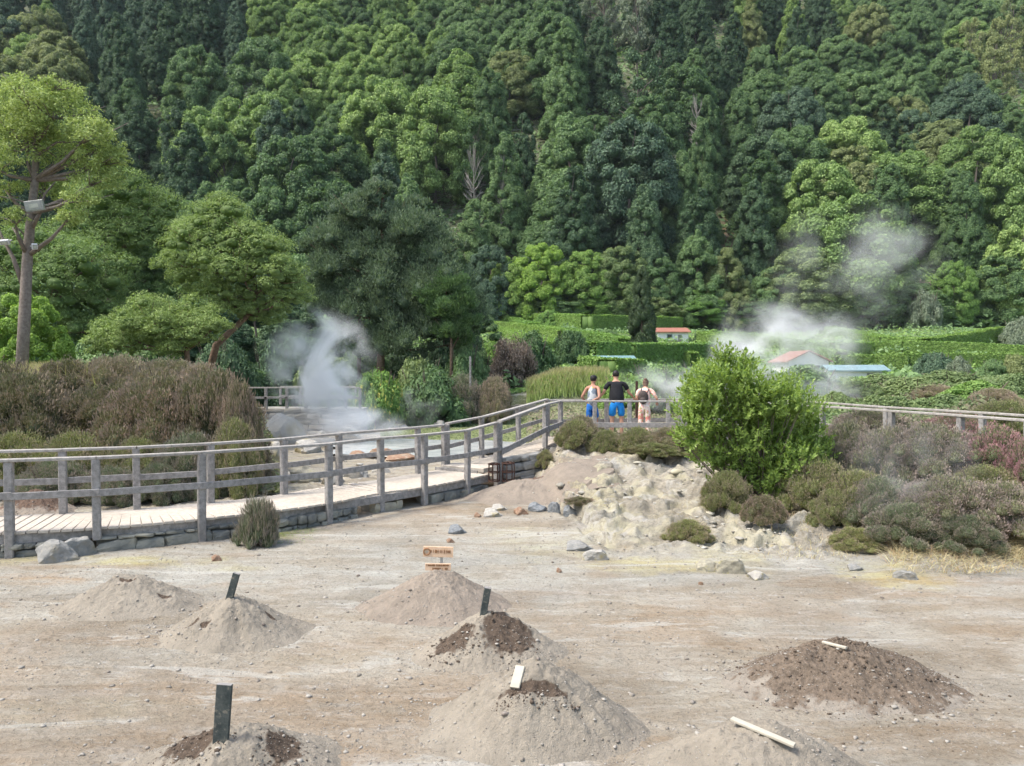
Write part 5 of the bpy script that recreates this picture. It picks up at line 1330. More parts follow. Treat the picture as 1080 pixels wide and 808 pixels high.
for a in [('leafy','leaf_mid',30,290,345,110,50,'mid green tree behind the rounded tree at the far left','tree'),('leafy','leaf_dark',110,280,345,110,54,'dark tree behind the two upper left trees','tree'),('round','leaf_mid',190,290,350,100,52,'mid green tree behind the spreading tree, left one','tree'),
  ('leafy','leaf_dark',270,290,350,100,50,'dark tree behind the right part of the spreading tree','tree'),('leafy','leaf_mid',330,270,350,90,56,'mid green tree between the spreading tree and the tufted tree','tree'),('round','leaf_dark',310,330,390,80,45,'dark bushy tree behind the terrace steam','tree'),
  ('leafy','leaf_dark',225,330,390,90,44,'dark bushy tree low behind the leaning trunk','tree'),('leafy','leaf_mid',150,330,390,90,46,'mid green bushy tree behind the flat layered tree','tree'),('leafy','leaf_mid',500,330,395,60,52,'mid green bushy tree behind the right flank of the tufted tree','tree')]:
    Y_ = a[6]; shrub(a[0], a[1], a[2], a[3], 400, a[5], Y_, a[7], cat='tree', group='trees and shrubs of the left bank')
# big grey green tree in the middle: two leaders with upright tufted tips
near_tree('tufted_tree', 42, [(355,255,26),(372,225,22),(390,208,14),(400,235,24),(342,285,24),(372,280,34),(410,275,34),(432,245,24),(452,235,18),(440,215,12),(470,262,20),(455,290,32),(420,310,36),(382,320,36),(345,320,24),(478,300,22),(490,330,24),(462,335,34),(430,350,36),(395,355,30),(486,362,22),(405,200,10),(425,225,14),(330,262,14)],
  [(400,400),(402,370),(406,340),(410,300),(405,260),(400,225)], .24, 'leaf_tufted', 'red_bark', 'big dark grey green tree with upright tufted tips in the middle distance', 'tree', 150000, .15, .055, 31, sub=18, sz=1.1, core=.5, subr=(.22,.42), along_out=.7, shell=(.4,1.45), cull=.3, lower=-.3)
near_tree('tufted_tree', 40.2, [(472,300,18,0),(486,318,20,0),(470,330,22,0),(455,312,16,0),(492,340,16,0),(478,352,20,0)],
  [(476,400),(476,370),(476,340),(474,315)], .10, 'leaf_mid', 'red_bark', 'smaller lighter green tree against the right flank of the big tufted tree', 'tree', 32000, .15, .05, 32, sub=11, sz=1.1, core=.45, subr=(.20,.38), along_out=.7, shell=(.5,1.4), cull=.3, lower=-.3)
near_tree('tufted_tree', 43.5, [(375,215,15,0),(385,240,20,0),(395,200,10,0),(360,240,16,0)],
  [(378,400),(380,320),(382,260),(384,225)], .12, 'leaf_grey', 'red_bark', 'pale grey green tree top rising from the back of the big tufted tree', 'tree', 22000, .15, .05, 33, sub=11, sz=1.2, core=.45, subr=(.20,.38), along_out=.7, shell=(.5,1.4), cull=.3, lower=-.3)
# cypress
def cypress():
    Y = 56; x = P(677,380,Y).x; zb = h(x, Y); e = empty('cypress_tree', (x, Y, zb), 'narrow dark cypress column standing among the hedges left of the white cottage', 'tree')
    top = P(677,283,Y).z-zb; r_ = np.random.default_rng(77); B = []
    for i in range(130):
        t = r_.uniform(.03,.97); w = 1.2*min(1, (1.03-t)**.55*1.15)*(.93+.07*t); th = r_.uniform(0,6.28); r = r_.uniform(.22,.42)*(1-.45*t); B.append((math.cos(th)*(w-r*.7)*.9, math.sin(th)*(w-r*.7)*.9, t*top, r, 1.7))
    me = foliage_mesh('crown', np.array(B), 34000, .13, .05, 78, core=.85, jit=.5, along_out=.9, shell=(.85,1.1), lower=-.3); setmat(link('crown', me, e), 'leaf_dark'); 
    mb = MB(); mb.tube([(0,0,-.2),(0,0,top*.9)], [.14,.03], 8); mb.build('trunk', M['bark'], e)
    foliage('leaf_cypress', (.028,.045,.020), (.080,.110,.045), trans=.1); e.children[0].material_slots[0].material = M['leaf_cypress']
cypress()
# tree ferns and fern clumps
def frond_plant(px, py, pb, Y, rpx, label, mat='leaf_fern', n=15, trunk=True, seed=0):
    Y = hit(px, pb, 220).y; x = P(px, py, Y).x; z = P(px, py, Y).z; zb = min(z-.3, h(x, Y)); e = empty('tree_fern', (x, Y, zb), label, 'tree fern', 'tree ferns at the foot of the wood'); r = rpx/FPX*Y; rr = random.Random(seed)
    Vs = []; T = []
    for i in range(n):
        th = 2*math.pi*i/n+rr.uniform(-.15,.15); el = rr.uniform(.1,.7); d = Vector((math.cos(th), math.sin(th), 0)); s = Vector((-d.y, d.x, 0))
        prev = None; K = 14
        for k in range(K):
            t = (k+.5)/K; c = d*(r*t*math.cos(el*.4))+Vector((0,0,z-zb+r*(el*t-.75*t*t))); lw = r*.30*math.sin(min(1, t*1.15+.12)*math.pi)**.8+.02
            for sg_ in (-1, 1):
                tip = c+s*sg_*lw+Vector((0,0,-.22*lw))+d*lw*.35; a = c-d*r/K*.45; b = c+d*r/K*.45
                Vs += [a, a.lerp(tip, .6)-d*.0, tip, b.lerp(tip, .45)]; T += [rr.random()]*4
    V = np.array([tuple(v) for v in Vs]); fr = link('fronds', mesh_np('fronds', V, quads(len(V)//4), [M['leaf_fern']], {'tint': T, 'tipf': np.zeros(len(V))}), e); setmat(fr, mat)
    mb = MB(); mb.tube([(0,0,-.2),(0,0,z-zb)], [.12*r+.05,.07*r+.04], 7); mb.build('trunk', M['bark'], e)
for a in [(798,270,290,104,13,'pale tree fern on the brown clearing above the steam'),(735,258,275,108,10,'tree fern at the left edge of the brown clearing'),(690,248,270,106,15,'grey green tree fern above the cypress'),(655,300,330,98,13,'large tree fern left of the cypress'),
  (1062,273,300,98,14,'tree fern at the right edge above the meadow'),(784,278,300,102,10,'bright tree fern low on the clearing'),(800,292,312,98,12,'tree fern behind the thin upper steam'),(690,262,285,104,12,'second tree fern above the cypress')]:
    frond_plant(a[0], a[1], a[2], a[3], a[4]*1.2, a[5], seed=int(a[0]), mat='leaf_lime' if 'pale' in a[5] or 'bright' in a[5] else 'leaf_fern')

# ------------------------------------------------------------------ glossy green bush
def glossy_bush():
    Y = 13.4; O = Vector((P(797,520,Y).x, Y, h(P(797,520,Y).x, Y))); e = empty('glossy_bush', O, 'large glossy bright green bush standing on the bank over the railing', 'bush')
    r_ = np.random.default_rng(5)
    bl = [(733,418,15),(768,396,15),(762,382,9),(790,408,17),(752,412,20),(780,430,26),(728,438,16),(806,432,20),(838,428,16),(832,412,11),(858,440,12),(745,450,24),(785,462,30),(822,458,28),(852,468,20),(866,484,12),(728,466,14),(757,484,22),(800,490,30),(840,494,26),(775,508,22),(820,512,24),(745,398,9),(812,418,9),(785,392,8)]
    B = []
    for (px, py, rp_) in bl:
        Yb = Y+r_.uniform(-.35,.35); c = P(px, py, Yb)-O; B.append((c.x, c.y, c.z, rp_/FPX*Yb, 1.0))
    B = np.array(B)
    # shoots: leaf whorls along short upright twigs
    ns = 2900; w = B[:,3]**2; idx = r_.choice(len(B), ns, p=w/w.sum()); d = unit(r_.normal(size=(ns,3))); d[:,2] = np.where(d[:,2] < -.6, -d[:,2], d[:,2]); d = unit(d)
    base = B[idx,:3]+d*B[idx,3:4]*r_.uniform(.35,.98,(ns,1)); dirs = unit(d*.75+np.array([0,0,.75])+r_.normal(size=(ns,3))*.25)
    ln = r_.uniform(.14,.32,ns); nl = 13; C = []; N = []; A = []; 
    for k in range(nl):
        t = (k+.3)/nl; ang = k*2.4+r_.uniform(0,6.28,ns); s = unit(np.cross(dirs, r_.normal(size=(ns,3)))); b2 = np.cross(dirs, s)
        rad = s*np.cos(ang)[:,None]+b2*np.sin(ang)[:,None]; al = unit(rad*(.95-.5*t)+dirs*(.35+.6*t)); C.append(base+dirs*(ln*t)[:,None]+al*.034); A.append(al); N.append(unit(dirs*.9-rad*.35+r_.normal(size=(ns,3))*.2))
    C, N, A = map(np.concatenate, (C, N, A)); n = len(C); N = N-A*np.sum(N*A, -1, keepdims=True); N = unit(N); S = np.cross(N, A)
    L = r_.uniform(.055,.088,n)[:,None]; W_ = L*.44
    # folded leaf, two quads
    p0 = C-A*L/2; p3 = C+A*L/2-N*L*.12; m = C-N*.0; le = C+S*W_/2+N*L*.06-A*L*.04; ri = C-S*W_/2+N*L*.06-A*L*.04
    V = np.stack([p0, ri, p3, le, C+A*L*.02-N*L*.02], 1).reshape(-1,3); I = np.arange(n)[:,None]*5
    F = np.concatenate([np.concatenate([I+0, I+1, I+2, I+4], 1), np.concatenate([I+0, I+4, I+2, I+3], 1)])
    me = mesh_np('leaves', V, F, [M['leaf_bush']], {'tint': np.repeat(r_.random(n), 5), 'tipf': np.zeros(n*5)}); link('leaves', me, e)
    mb = MB(); rp = random.Random(2)
    for i in range(60):
        b = B[rp.randrange(len(B))]; t = Vector(b[:3])+Vector((rp.uniform(-1,1), rp.uniform(-1,1), rp.uniform(-.4,.9)))*b[3]*.8; a = Vector((rp.uniform(-.15,.15), rp.uniform(-.1,.1), -.05)); mb.tube([a, a.lerp(t, .5)+Vector((0,0,-.08)), t], [.022,.014,.004], 5)
    mb.build('stems', M['bark'], e)
    cv, cf = core_ell([(b[0], b[1], b[2]-.03, b[3], 1.0) for b in B], .45)
    setmat(link('inner_foliage', mesh_np('inner_foliage', cv, cf, [M['leaf_bush']], {'tint': np.zeros(len(cv)), 'tipf': np.zeros(len(cv))}), e), 'leaf_bush')
glossy_bush()

# ------------------------------------------------------------------ hedges
def hedge(pts, hm, wm, label, seed, mat='leaf_hedge', n=None):
    """pts: photo points of the hedge foot (px, py of the top edge, depth Y)"""
    Wp = []
    for (px, pt, Y) in pts: Wp.append(hit_h(px, pt, hm))
    r_ = np.random.default_rng(seed); O = Wp[len(Wp)//2].copy(); seg = []; 
    L = [(b-a).length for a, b in zip(Wp, Wp[1:])]; tot = sum(L); n = n or int(tot*420*(1+hm))
    O.z -= hm
    k = r_.choice(len(L), n, p=np.array(L)/tot); t = r_.random(n); A = np.array([tuple(v) for v in Wp]); a, b = A[k], A[k+1]; c = a+(b-a)*t[:,None]
    d = unit((b-a)*np.array([1,1,0])); nn = np.stack([-d[:,1], d[:,0], np.zeros(n)], -1)
    face = r_.random(n); onTop = face < .42; v = r_.random(n); w = r_.uniform(-.5,.5,n)
    side = np.where(r_.random(n) < .75, -1, 1)
    # front faces the camera side
    sgn = np.where(nn[:,1] > 0, 1, -1)
    lump = 1+.10*fbm(c[:,0]*.7, c[:,1]*.7, seed=seed)
    off = np.where(onTop, w, side*.5*sgn)*wm*lump; zz = np.where(onTop, 0, -v*hm)+(.10*hm*fbm(c[:,0]*.9, c[:,1]*.9, seed=seed+1))*(~onTop*.3+onTop*1)
    Cc = c+nn*off[:,None]; Cc[:,2] += zz+r_.uniform(-.05,.07,n)
    N = np.where(onTop[:,None], np.array([0,0,1.]), nn*(side*sgn)[:,None]+np.array([0,0,.35]))+r_.normal(size=(n,3))*.45
    Ls = r_.uniform(.14,.26,n); V = leafquads(Cc, N, Ls, Ls*.62, r_)
    mb = MB()
    for j_, (a_, b_) in enumerate(zip(Wp, Wp[1:])):
        a_, b_ = a_.copy(), b_.copy(); dd_ = (b_-a_).normalized()*.5
        if j_ == 0: a_ += dd_
        if j_ == len(Wp)-2: b_ -= dd_
        a_.z -= hm*.56+.06; b_.z -= hm*.56+.06; mb.bar(a_, b_, wm*.74, hm*1.0)
    # solid core appended as quads
    CV = np.array([tuple(q) for q in mb.V]); CF = np.array([f for f in mb.F if len(f) == 4])
    AV = np.concatenate([V, CV])-np.array(O); AF = np.concatenate([quads(n), CF+len(V)])
    me = mesh_np('hedge', AV, AF, [M['leaf_hedge']], {'tint': np.concatenate([np.repeat(r_.random(n), 4), np.full(len(CV), .2)]), 'tipf': np.zeros(len(AV))})
    o = link('hedge', me, loc=O); return tag(o, label, 'hedge', 'clipped hedges of the terraced fields')
HD = [([(507,334,104),(560,331,104),(620,332.5,104),(661,334,104),(714,335.5,104)],1.7,1.6,'long straight clipped hedge along the top terrace, left of the cypress'),
 ([(515,318,108),(530,328,104),(548,338,98),(564,341,96)],1.2,1.6,'short hedge running diagonally down from the upper left terrace corner'),
 ([(505,326,106),(520,326,106),(536,330,104)],1.4,1.2,'short hedge stub at the upper left end of the terraces'),
 ([(505,338,92),(540,341,90),(575,344,88),(597,349,86)],1.2,1.6,'second hedge from the top at left, below the long straight one'),
 ([(507,342,80),(530,346,79),(555,353,77),(580,360,75)],1.0,2.0,'broad bright hedge sloping down behind the reeds at left'),
 ([(596,347,90),(625,351,88),(662,358,86)],1.3,1.8,'bright hedge sloping down towards the cypress from the left'),
 ([(624,361,74),(660,363,74),(696,363.5,74),(759,363,74)],1.5,1.5,'long dark faced hedge passing behind the cypress below the cottage'),
 ([(694,365,68),(712,368,67),(733,372,66)],1.1,1.3,'short hedge in front of the long dark faced one, below the cottage'),
 ([(742,350,84),(762,354,83),(775,360,82)],1.3,1.6,'small hedge block right of the cottage beside the steam'),
 ([(620,377,58),(640,379,58),(672,381,58)],.9,1.4,'low bright hedge behind the man, left of the cypress foot'),
 ([(835,361,80),(880,362,79),(920,362,79),(953,360,79),(1000,361,79),(1040,363,79),(1100,366,79)],1.2,1.5,'long upper hedge stretching right from the steam to the photo edge'),
 ([(844,364,72),(865,367,71),(890,371,70)],.9,1.6,'short hedge just below the long upper one beside the steam'),
 ([(875,345,92),(900,349,90),(936,356,86),(975,357,84)],1.0,1.6,'thin hedge curving down left of the meadow'),
 ([(975,357,84),(1010,353,85),(1045,347,86),(1095,342,88)],1.5,1.2,'tall hedge rising to the right edge below the meadow, with a dark face'),
 ([(882,376,64),(920,375,64),(957,374,64)],1.1,1.5,'dark faced hedge above the blue roof'),
 ([(957,374,64),(1000,373,64),(1045,374,64),(1095,374,64)],1.0,1.5,'lower right hedge continuing from the dark faced one to the photo edge'),
 ([(975,392,48),(1000,391,48),(1012,392,48)],.6,.9,'tiny bright hedge low on the slope at right'),
 ([(760,350,90),(800,354,88),(845,360,86)],1.1,1.5,'hedge hidden in the right hand steam')]
for i, (pts, hm, wm, lab) in enumerate(HD): hedge(pts, hm, wm, lab, 300+i)

# ------------------------------------------------------------------ small buildings
def cottage(px0, px1, peave, pbase, Y, roofmat, label, depth=3.2, roofh=.9, win=True, cat='house', gable=False, ridge_px=None):
    Y = hit_h((px0+px1)/2, pbase, .05).y; a, b = P(px0, pbase, Y), P(px1, pbase, Y); z0 = a.z; z1 = P(px0, peave, Y).z; w = b.x-a.x; O = Vector(((a.x+b.x)/2, Y+depth/2, z0)); e = empty('cottage', O, label, cat)
    mb = MB(O); x0, x1, y0, y1 = a.x, b.x, Y, Y+depth
    V = [(x0,y0,z0-1.2),(x1,y0,z0-1.2),(x1,y1,z0-1.2),(x0,y1,z0-1.2),(x0,y0,z1),(x1,y0,z1),(x1,y1,z1),(x0,y1,z1)]
    if gable: V += [((x0+x1)/2, y0, z1+roofh), ((x0+x1)/2, y1, z1+roofh)]; F = [(0,1,5,8,4),(2,3,7,9,6),(1,2,6,5),(3,0,4,7),(4,8,9,7),(5,6,9,8)]
    else: V += [(x0,(y0+y1)/2,z1+roofh),(x1,(y0+y1)/2,z1+roofh)]; F = [(0,1,5,4),(2,3,7,6),(1,2,6,9,5),(3,0,4,8,7)]
    mb.add([Vector(v) for v in V], F); mb.build('wall', M['white_paint'], e)
    mb = MB(O); ov = .25; th = .09
    if gable:
        for s in (-1, 1):
            xe = x0-ov if s < 0 else x1+ov; xm = (x0+x1)/2; ze = z1-ov*roofh/(w/2)
            mb.add([Vector(v) for v in [(xe,y0-ov,ze+.03),(xm,y0-ov,z1+roofh+.03),(xm,y1+ov,z1+roofh+.03),(xe,y1+ov,ze+.03),(xe,y0-ov,ze+th+.03),(xm,y0-ov,z1+roofh+th+.03),(xm,y1+ov,z1+roofh+th+.03),(xe,y1+ov,ze+th+.03)]], [(0,1,2,3),(4,5,6,7),(0,1,5,4),(1,2,6,5),(2,3,7,6),(3,0,4,7)])
    else:
        for s in (-1, 1):
            ye = y0-ov if s < 0 else y1+ov; ym = (y0+y1)/2; ze = z1-ov*roofh/(depth/2)
            mb.add([Vector(v) for v in [(x0-ov,ye,ze+.03),(x1+ov,ye,ze+.03),(x1+ov,ym,z1+roofh+.03),(x0-ov,ym,z1+roofh+.03),(x0-ov,ye,ze+th+.03),(x1+ov,ye,ze+th+.03),(x1+ov,ym,z1+roofh+th+.03),(x0-ov,ym,z1+roofh+th+.03)]], [(0,1,2,3),(4,5,6,7),(0,1,5,4),(1,2,6,5),(2,3,7,6),(3,0,4,7)])
    mb.build('roof', M[roofmat], e)
    hh = z1-z0
    if win:
        for t in (.38,):
            cx = x0+w*t; mb = MB(O); mb.bar(Vector((cx, y0-.01, z0+hh*.25)), Vector((cx, y0-.01, z0+hh*.75)), w*.18, .05, up=(0,1,0)); f = mb.build('window', M['roof_teal'], e)
            mb = MB(O); mb.bar(Vector((cx, y0-.03, z0+hh*.30)), Vector((cx, y0-.03, z0+hh*.70)), w*.13, .03, up=(0,1,0)); mb.build('pane', M['dark_glass'], f)
    cx = x0+w*.72; mb = MB(O); mb.bar(Vector((cx, y0-.01, z0-.6)), Vector((cx, y0-.01, z0+hh*.7)), w*.12, .05, up=(0,1,0)); mb.build('door', M['weathered_wood'], e)
cottage(694, 726, 350.5, 359, 88, 'tile_red', 'small white cottage with a red tile roof right of the cypress', depth=3.4, roofh=.45)
cottage(629, 668, 382, 392, 57, 'roof_teal', 'low white hut with a dull teal roof behind the man, left of the cypress', depth=2.6, roofh=.30, win=False, cat='hut')
cottage(832, 874, 381, 396, 58, 'tile_red', 'pale gabled house with a reddish roof veiled by the right hand steam', depth=4, roofh=.75, gable=True)
cottage(876, 934, 391, 400, 50, 'roof_blue', 'long low shed with a pale blue roof right of the steam', depth=1.6, roofh=.28, win=False, cat='shed')

# ------------------------------------------------------------------ floodlights on the tall tree
def floodlight(px, py, wpx, hpx, Y, label, tilt, rz, mat='white_case'):
    c = P(px, py, Y); w = wpx/FPX*Y; hh = hpx/FPX*Y; e = empty('floodlight', c, label, 'floodlight', 'floodlights on the tall tree'); e.rotation_euler = (R(tilt), R(-6), R(rz)); dp = .07
    mb = MB(); mb.bar(Vector((-w/2,0,0)), Vector((w/2,0,0)), dp, hh, ch=.012); mb.build('housing', M[mat], e)
    mb = MB(); mb.bar(Vector((-w*.40,-dp/2-.004,0)), Vector((w*.40,-dp/2-.004,0)), .012, hh*.74); mb.build('front_glass', M['grey_metal'], e)
    mb = MB(); mb.bar(Vector((-w*.25,-dp/2-.013,.0)), Vector((w*.25,-dp/2-.013,0)), .008, hh*.40); mb.build('lamp_panel', M['lamp_glass'], e)
    mb = MB()
    for s in (-1, 1): mb.bar(Vector((s*(w/2+.012),0,0)), Vector((s*(w/2+.012),.16,-.02)), .008, .03)
    mb.bar(Vector((-w/2-.012,.16,-.02)), Vector((w/2+.012,.16,-.02)), .03, .008); mb.build('bracket', M['grey_metal'], e)
    mb = MB()
    for k in range(7): mb.bar(Vector((-w*.35+w*.7*k/6, dp/2+.012, -hh*.35)), Vector((-w*.35+w*.7*k/6, dp/2+.012, hh*.35)), .008, .025, up=(0,1,0))
    mb.build('cooling_fins', M['black_plastic'], e)
floodlight(36.5, 217, 20, 11, 20.1, 'large square floodlight mounted high on the trunk of the tall tree', 12, -4, 'grey_metal')
floodlight(5, 255.5, 9, 5.5, 20.3, 'small white floodlight on the left side branch of the tall tree', 35, 8)
floodlight(36.5, 260, 5, 6, 20.15, 'tiny white floodlight on the right side of the trunk below the large one', 20, 40)
# ------------------------------------------------------------------ people
def skin(name, chains, mat, parent, sub=1, loc=None):
    """chains: list of lists of (point, (rx, ry)); points shared by equal coordinates are merged"""
    vid = {}; V = []; Rr = []; E = []
    for ch in chains:
        prev = None
        for p, r in ch:
            key = tuple(round(c, 4) for c in p)
            if key not in vid: vid[key] = len(V); V.append(p); Rr.append(r if isinstance(r, tuple) else (r, r))
            if prev is not None and prev != vid[key]: E.append((prev, vid[key]))
            prev = vid[key]
    me = bpy.data.meshes.new(name); me.from_pydata(V, E, []); o = bpy.data.objects.new(name, me); COL.objects.link(o)
    md = o.modifiers.new('s', 'SKIN'); 
    for i, r in enumerate(Rr): me.skin_vertices[0].data[i].radius = r; me.skin_vertices[0].data[i].use_root = (i == 0)
    md.use_smooth_shade = True; md.branch_smoothing = .6
    if sub: s = o.modifiers.new('b', 'SUBSURF'); s.levels = sub; s.render_levels = sub
    dg = bpy.context.evaluated_depsgraph_get(); ev = o.evaluated_get(dg); nm = bpy.data.meshes.new_from_object(ev); 
    bpy.data.objects.remove(o); nm.name = name; nm.materials.clear(); nm.materials.append(M[mat])
    r = link(name, nm, parent); return r
def ensure_skin(me):
    pass
def V3(x, y, z): return (x, y, z)
def hand(chains, wrist, d, s):
    """palm plus five bent fingers, starting at the wrist joint along unit d"""
    w = Vector(wrist); d = Vector(d).normalized(); side = d.cross(Vector((0,0,1))).normalized(); dn = side.cross(d).normalized()
    if dn.z > 0: dn = -dn
    palm = w+d*.085*s; chains.append([(tuple(w), (.024*s,.018*s)), (tuple(w+d*.045*s), (.036*s,.016*s)), (tuple(palm), (.038*s,.014*s))])
    for k, (o, l) in enumerate(((-.030,.062),(-.010,.072),(.010,.068),(.029,.052))):
        a = palm+side*o*s; b = a+d*l*.5*s+dn*.008*s; c = b+d*l*.28*s+dn*l*.34*s; e = c+dn*l*.32*s-d*.004
        chains.append([(tuple(palm), (.038*s,.014*s)), (tuple(a+d*.004), .0095*s), (tuple(b), .0088*s), (tuple(c), .008*s), (tuple(e), .007*s)])
    t0 = w+d*.035*s; t1 = t0-side*.042*s+d*.015*s; t2 = t1+d*.036*s-side*.006*s+dn*.012*s
    chains.append([(tuple(w+d*.045*s), (.036*s,.016*s)), (tuple(t1), .011*s), (tuple(t2), .009*s)])
def person(px, pf, pt, Y, label, yaw, pose):
    base = Vector((P(px, pf, Y).x, Y, ZP)); Ht = P(px, pt, Y).z-ZP; s = Ht/1.72*pose.get('stoop', 1.0)
    e = empty('person', base, label, 'person', rz=R(yaw))
    f = lambda x, y, z: (x*s, y*s, z*s)         # the person faces +Y (away from the camera)
    ln = pose.get('lean', 0.06); wd = pose.get('wide', 1.0)
    pel = f(0,0,.93); wa = f(0,ln*.35,1.08); ch = f(0,ln,1.28); nk0 = f(0,ln*1.25,1.42); nk1 = f(0,ln*1.5,1.50)
    hd0 = f(0,ln*1.6+.01,1.555); hd1 = f(0,ln*1.7+.015,1.635); hd2 = f(0,ln*1.7+.01,1.70)
    C = [[(pel,(.155*wd*s,.115*s)),(wa,(.145*wd*s,.105*s)),(ch,(.165*wd*s,.115*s)),(nk0,(.10*s,.075*s)),(nk1,(.055*s,.055*s)),(hd0,(.070*s,.080*s)),(hd1,(.078*s,.092*s)),(hd2,(.055*s,.065*s))]]
    arms = []
    for sd in (-1, 1):
        sh = f(sd*.185*wd, ln*1.05, 1.385); el = f(*pose['elbow'][(sd+1)//2]); wr = f(*pose['wrist'][(sd+1)//2]); arms.append((sh, el, wr))
        C.append([(nk0,(.10*s,.075*s)),(sh,(.060*s,.058*s)),(el,(.042*s,.042*s)),(wr,(.026*s,.024*s))]); d = Vector(wr)-Vector(el); hd = pose.get('hand', [None,None])[(sd+1)//2]
        hand(C, wr, Vector(hd) if hd else d, s)
    legs = []
    for sd in (-1, 1):
        hp = f(sd*.095*wd, 0, .86); kn = f(sd*.10*wd+pose.get('knx', (0,0))[(sd+1)//2], .02+pose.get('kny', (0,0))[(sd+1)//2], .49); an = f(sd*.105*wd+pose.get('anx', (0,0))[(sd+1)//2], -.02+pose.get('any', (0,0))[(sd+1)//2], .085); legs.append((hp, kn, an))
        ft = (an[0]+.02*sd*s, an[1]+.06*s, .04*s); toe = (an[0]+.035*sd*s, an[1]+.16*s, .03*s)
        C.append([(pel,(.155*wd*s,.115*s)),(hp,(.092*s,.095*s)),(kn,(.058*s,.060*s)),((kn[0]*.5+an[0]*.5, kn[1]*.5+an[1]*.5-.015*s, kn[2]*.55+an[2]*.45),(.054*s,.056*s)),(an,(.036*s,.038*s)),(ft,(.04*s,.034*s)),(toe,(.038*s,.022*s))])
    body = skin('body', C, pose['skin'], e, 1)
    # face: nose, brow and ears are part of the head
    fc = Vector(hd0); 
    mb = MB(); mb.ell(Vector(hd1)+Vector((0,.092*s,-.03*s)), (.012*s,.020*s,.020*s), 8, 6)
    for sd in (-1, 1): mb.ell(Vector(hd1)+Vector((sd*.080*s,-.005*s,-.035*s)), (.012*s,.022*s,.032*s), 8, 6)
    fa = mb.build('ears_and_nose', M[pose['skin']], body, smooth=True)
    mb = MB()
    for sd in (-1, 1): mb.ell(Vector(hd1)+Vector((sd*.03*s,.080*s,-.012*s)), (.012*s,.010*s,.008*s), 8, 6)
    mb.build('eyes', M['black_plastic'], body, smooth=True)
    # shirt: torso and sleeves a little outside the body
    k = 1.14; T = [[(f(0,0,pose.get('hem',.88)),(.170*wd*s*k,.130*s*k)),(wa,(.152*wd*s*k,.118*s*k)),(ch,(.168*wd*s*k,.122*s*k)),(nk0,(.105*s*1.05,.080*s*1.05)),(tuple(Vector(nk0).lerp(Vector(nk1), .35)),(.062*s,.062*s))]]
    if pose.get('sleeve', True):
        for sh, el, wr in arms: T.append([(nk0,(.105*s*1.05,.080*s*1.05)),(sh,(.074*s,.072*s)),(tuple(Vector(sh).lerp(Vector(el), .72)),(.064*s,.064*s))])
    skin('shirt', T, pose['shirt'], e, 1)
    q = pose.get('leg_end', .62); T = [[(f(0,0,1.04),(.160*wd*s,.122*s)),(f(0,0,.90),(.172*wd*s,.134*s))]]
    for hp, kn, an in legs:
        if q < .3: T.append([(f(0,0,.90),(.172*wd*s,.134*s)),(hp,(.108*s,.112*s)),(kn,(.085*s,.085*s)),((an[0],an[1],an[2]+.05*s),(.080*s,.080*s))])
        else: T.append([(f(0,0,.90),(.172*wd*s,.134*s)),(hp,(.112*s,.118*s)),(tuple(Vector(hp).lerp(Vector(kn), .55)),(.104*s,.106*s)),(tuple(Vector(hp).lerp(Vector(kn), .88)),(.098*s,.100*s))])
    skin('trousers' if q < .3 else 'shorts', T, pose['legs'], e, 1)
    hc = Vector(hd1)
    mb = MB(); mb.ell(hc+Vector((0,-.016*s,.012*s)), (.090*s,.094*s,.098*s), 16, 10)
    if pose.get('bun'): mb.ell(hc+Vector((0,-.06*s,.09*s)), (.05*s,.05*s,.045*s), 12, 8)
    if pose.get('long'): 
        mb.ell(hc+Vector((0,-.06*s,-.08*s)), (.075*s,.05*s,.13*s), 12, 8)
    mb.build('hair', M[pose['hair']], e, smooth=True)
    for hp, kn, an in legs:
        mb = MB(); mb.ell(Vector((an[0]*1.0, an[1]+.05*s, .045*s)), (.052*s,.135*s,.045*s), 12, 8); mb.build('shoe', M[pose['shoe']], e, smooth=True)
    return e, s, f, hc
e, s, f, hc = person(624.5, 463, 396.5, 20.45, 'person in colourful sleeveless top and blue shorts, one hand behind the back, leftmost', -28,
  dict(elbow=[(-.30,-.04,1.12),(.27,-.13,1.13)], wrist=[(-.24,.16,1.00),(.05,-.20,1.02)], hand=[None,(-1,-.1,-.15)], lean=.05, skin='skin_tan', shirt='tank_print', legs='cloth_blue_deep', hair='hair_dark', shoe='shoe_dark', sleeve=False, leg_end=.55, wide=.92, hem=.80, kny=(.0,.05), anx=(0,.03)))
mb = MB(); mb.ell(hc+Vector((0,0,.035*s)), (.098*s,.104*s,.075*s), 16, 8); mb.ell(hc+Vector((0,.10*s,.03*s)), (.065*s,.07*s,.012*s), 14, 6); mb.build('cap', M['cloth_black'], e, smooth=True)
person(650.5, 463, 391.5, 20.5, 'person with short dark hair in black T-shirt and bright blue shorts, arms spread', 2,
  dict(elbow=[(-.33,.10,1.16),(.34,.12,1.16)], wrist=[(-.42,.28,1.01),(.50,.30,1.02)], lean=.10, skin='skin', shirt='cloth_black', legs='cloth_blue', hair='hair_dark', shoe='shoe_white', wide=1.22, hem=.81, leg_end=.6))
e, s, f, hc = person(679.5, 463, 400.5, 20.45, 'person in pink floral top and pale floral trousers with dark backpack, leaning forward', -16,
  dict(elbow=[(-.26,.16,1.14),(.36,.12,1.15)], wrist=[(-.14,.34,1.02),(.34,.36,1.03)], lean=.20, skin='skin', shirt='floral_top', legs='floral_trousers', hair='hair_brown', shoe='shoe_white', leg_end=.1, wide=1.08, bun=True, long=True, hem=.81))
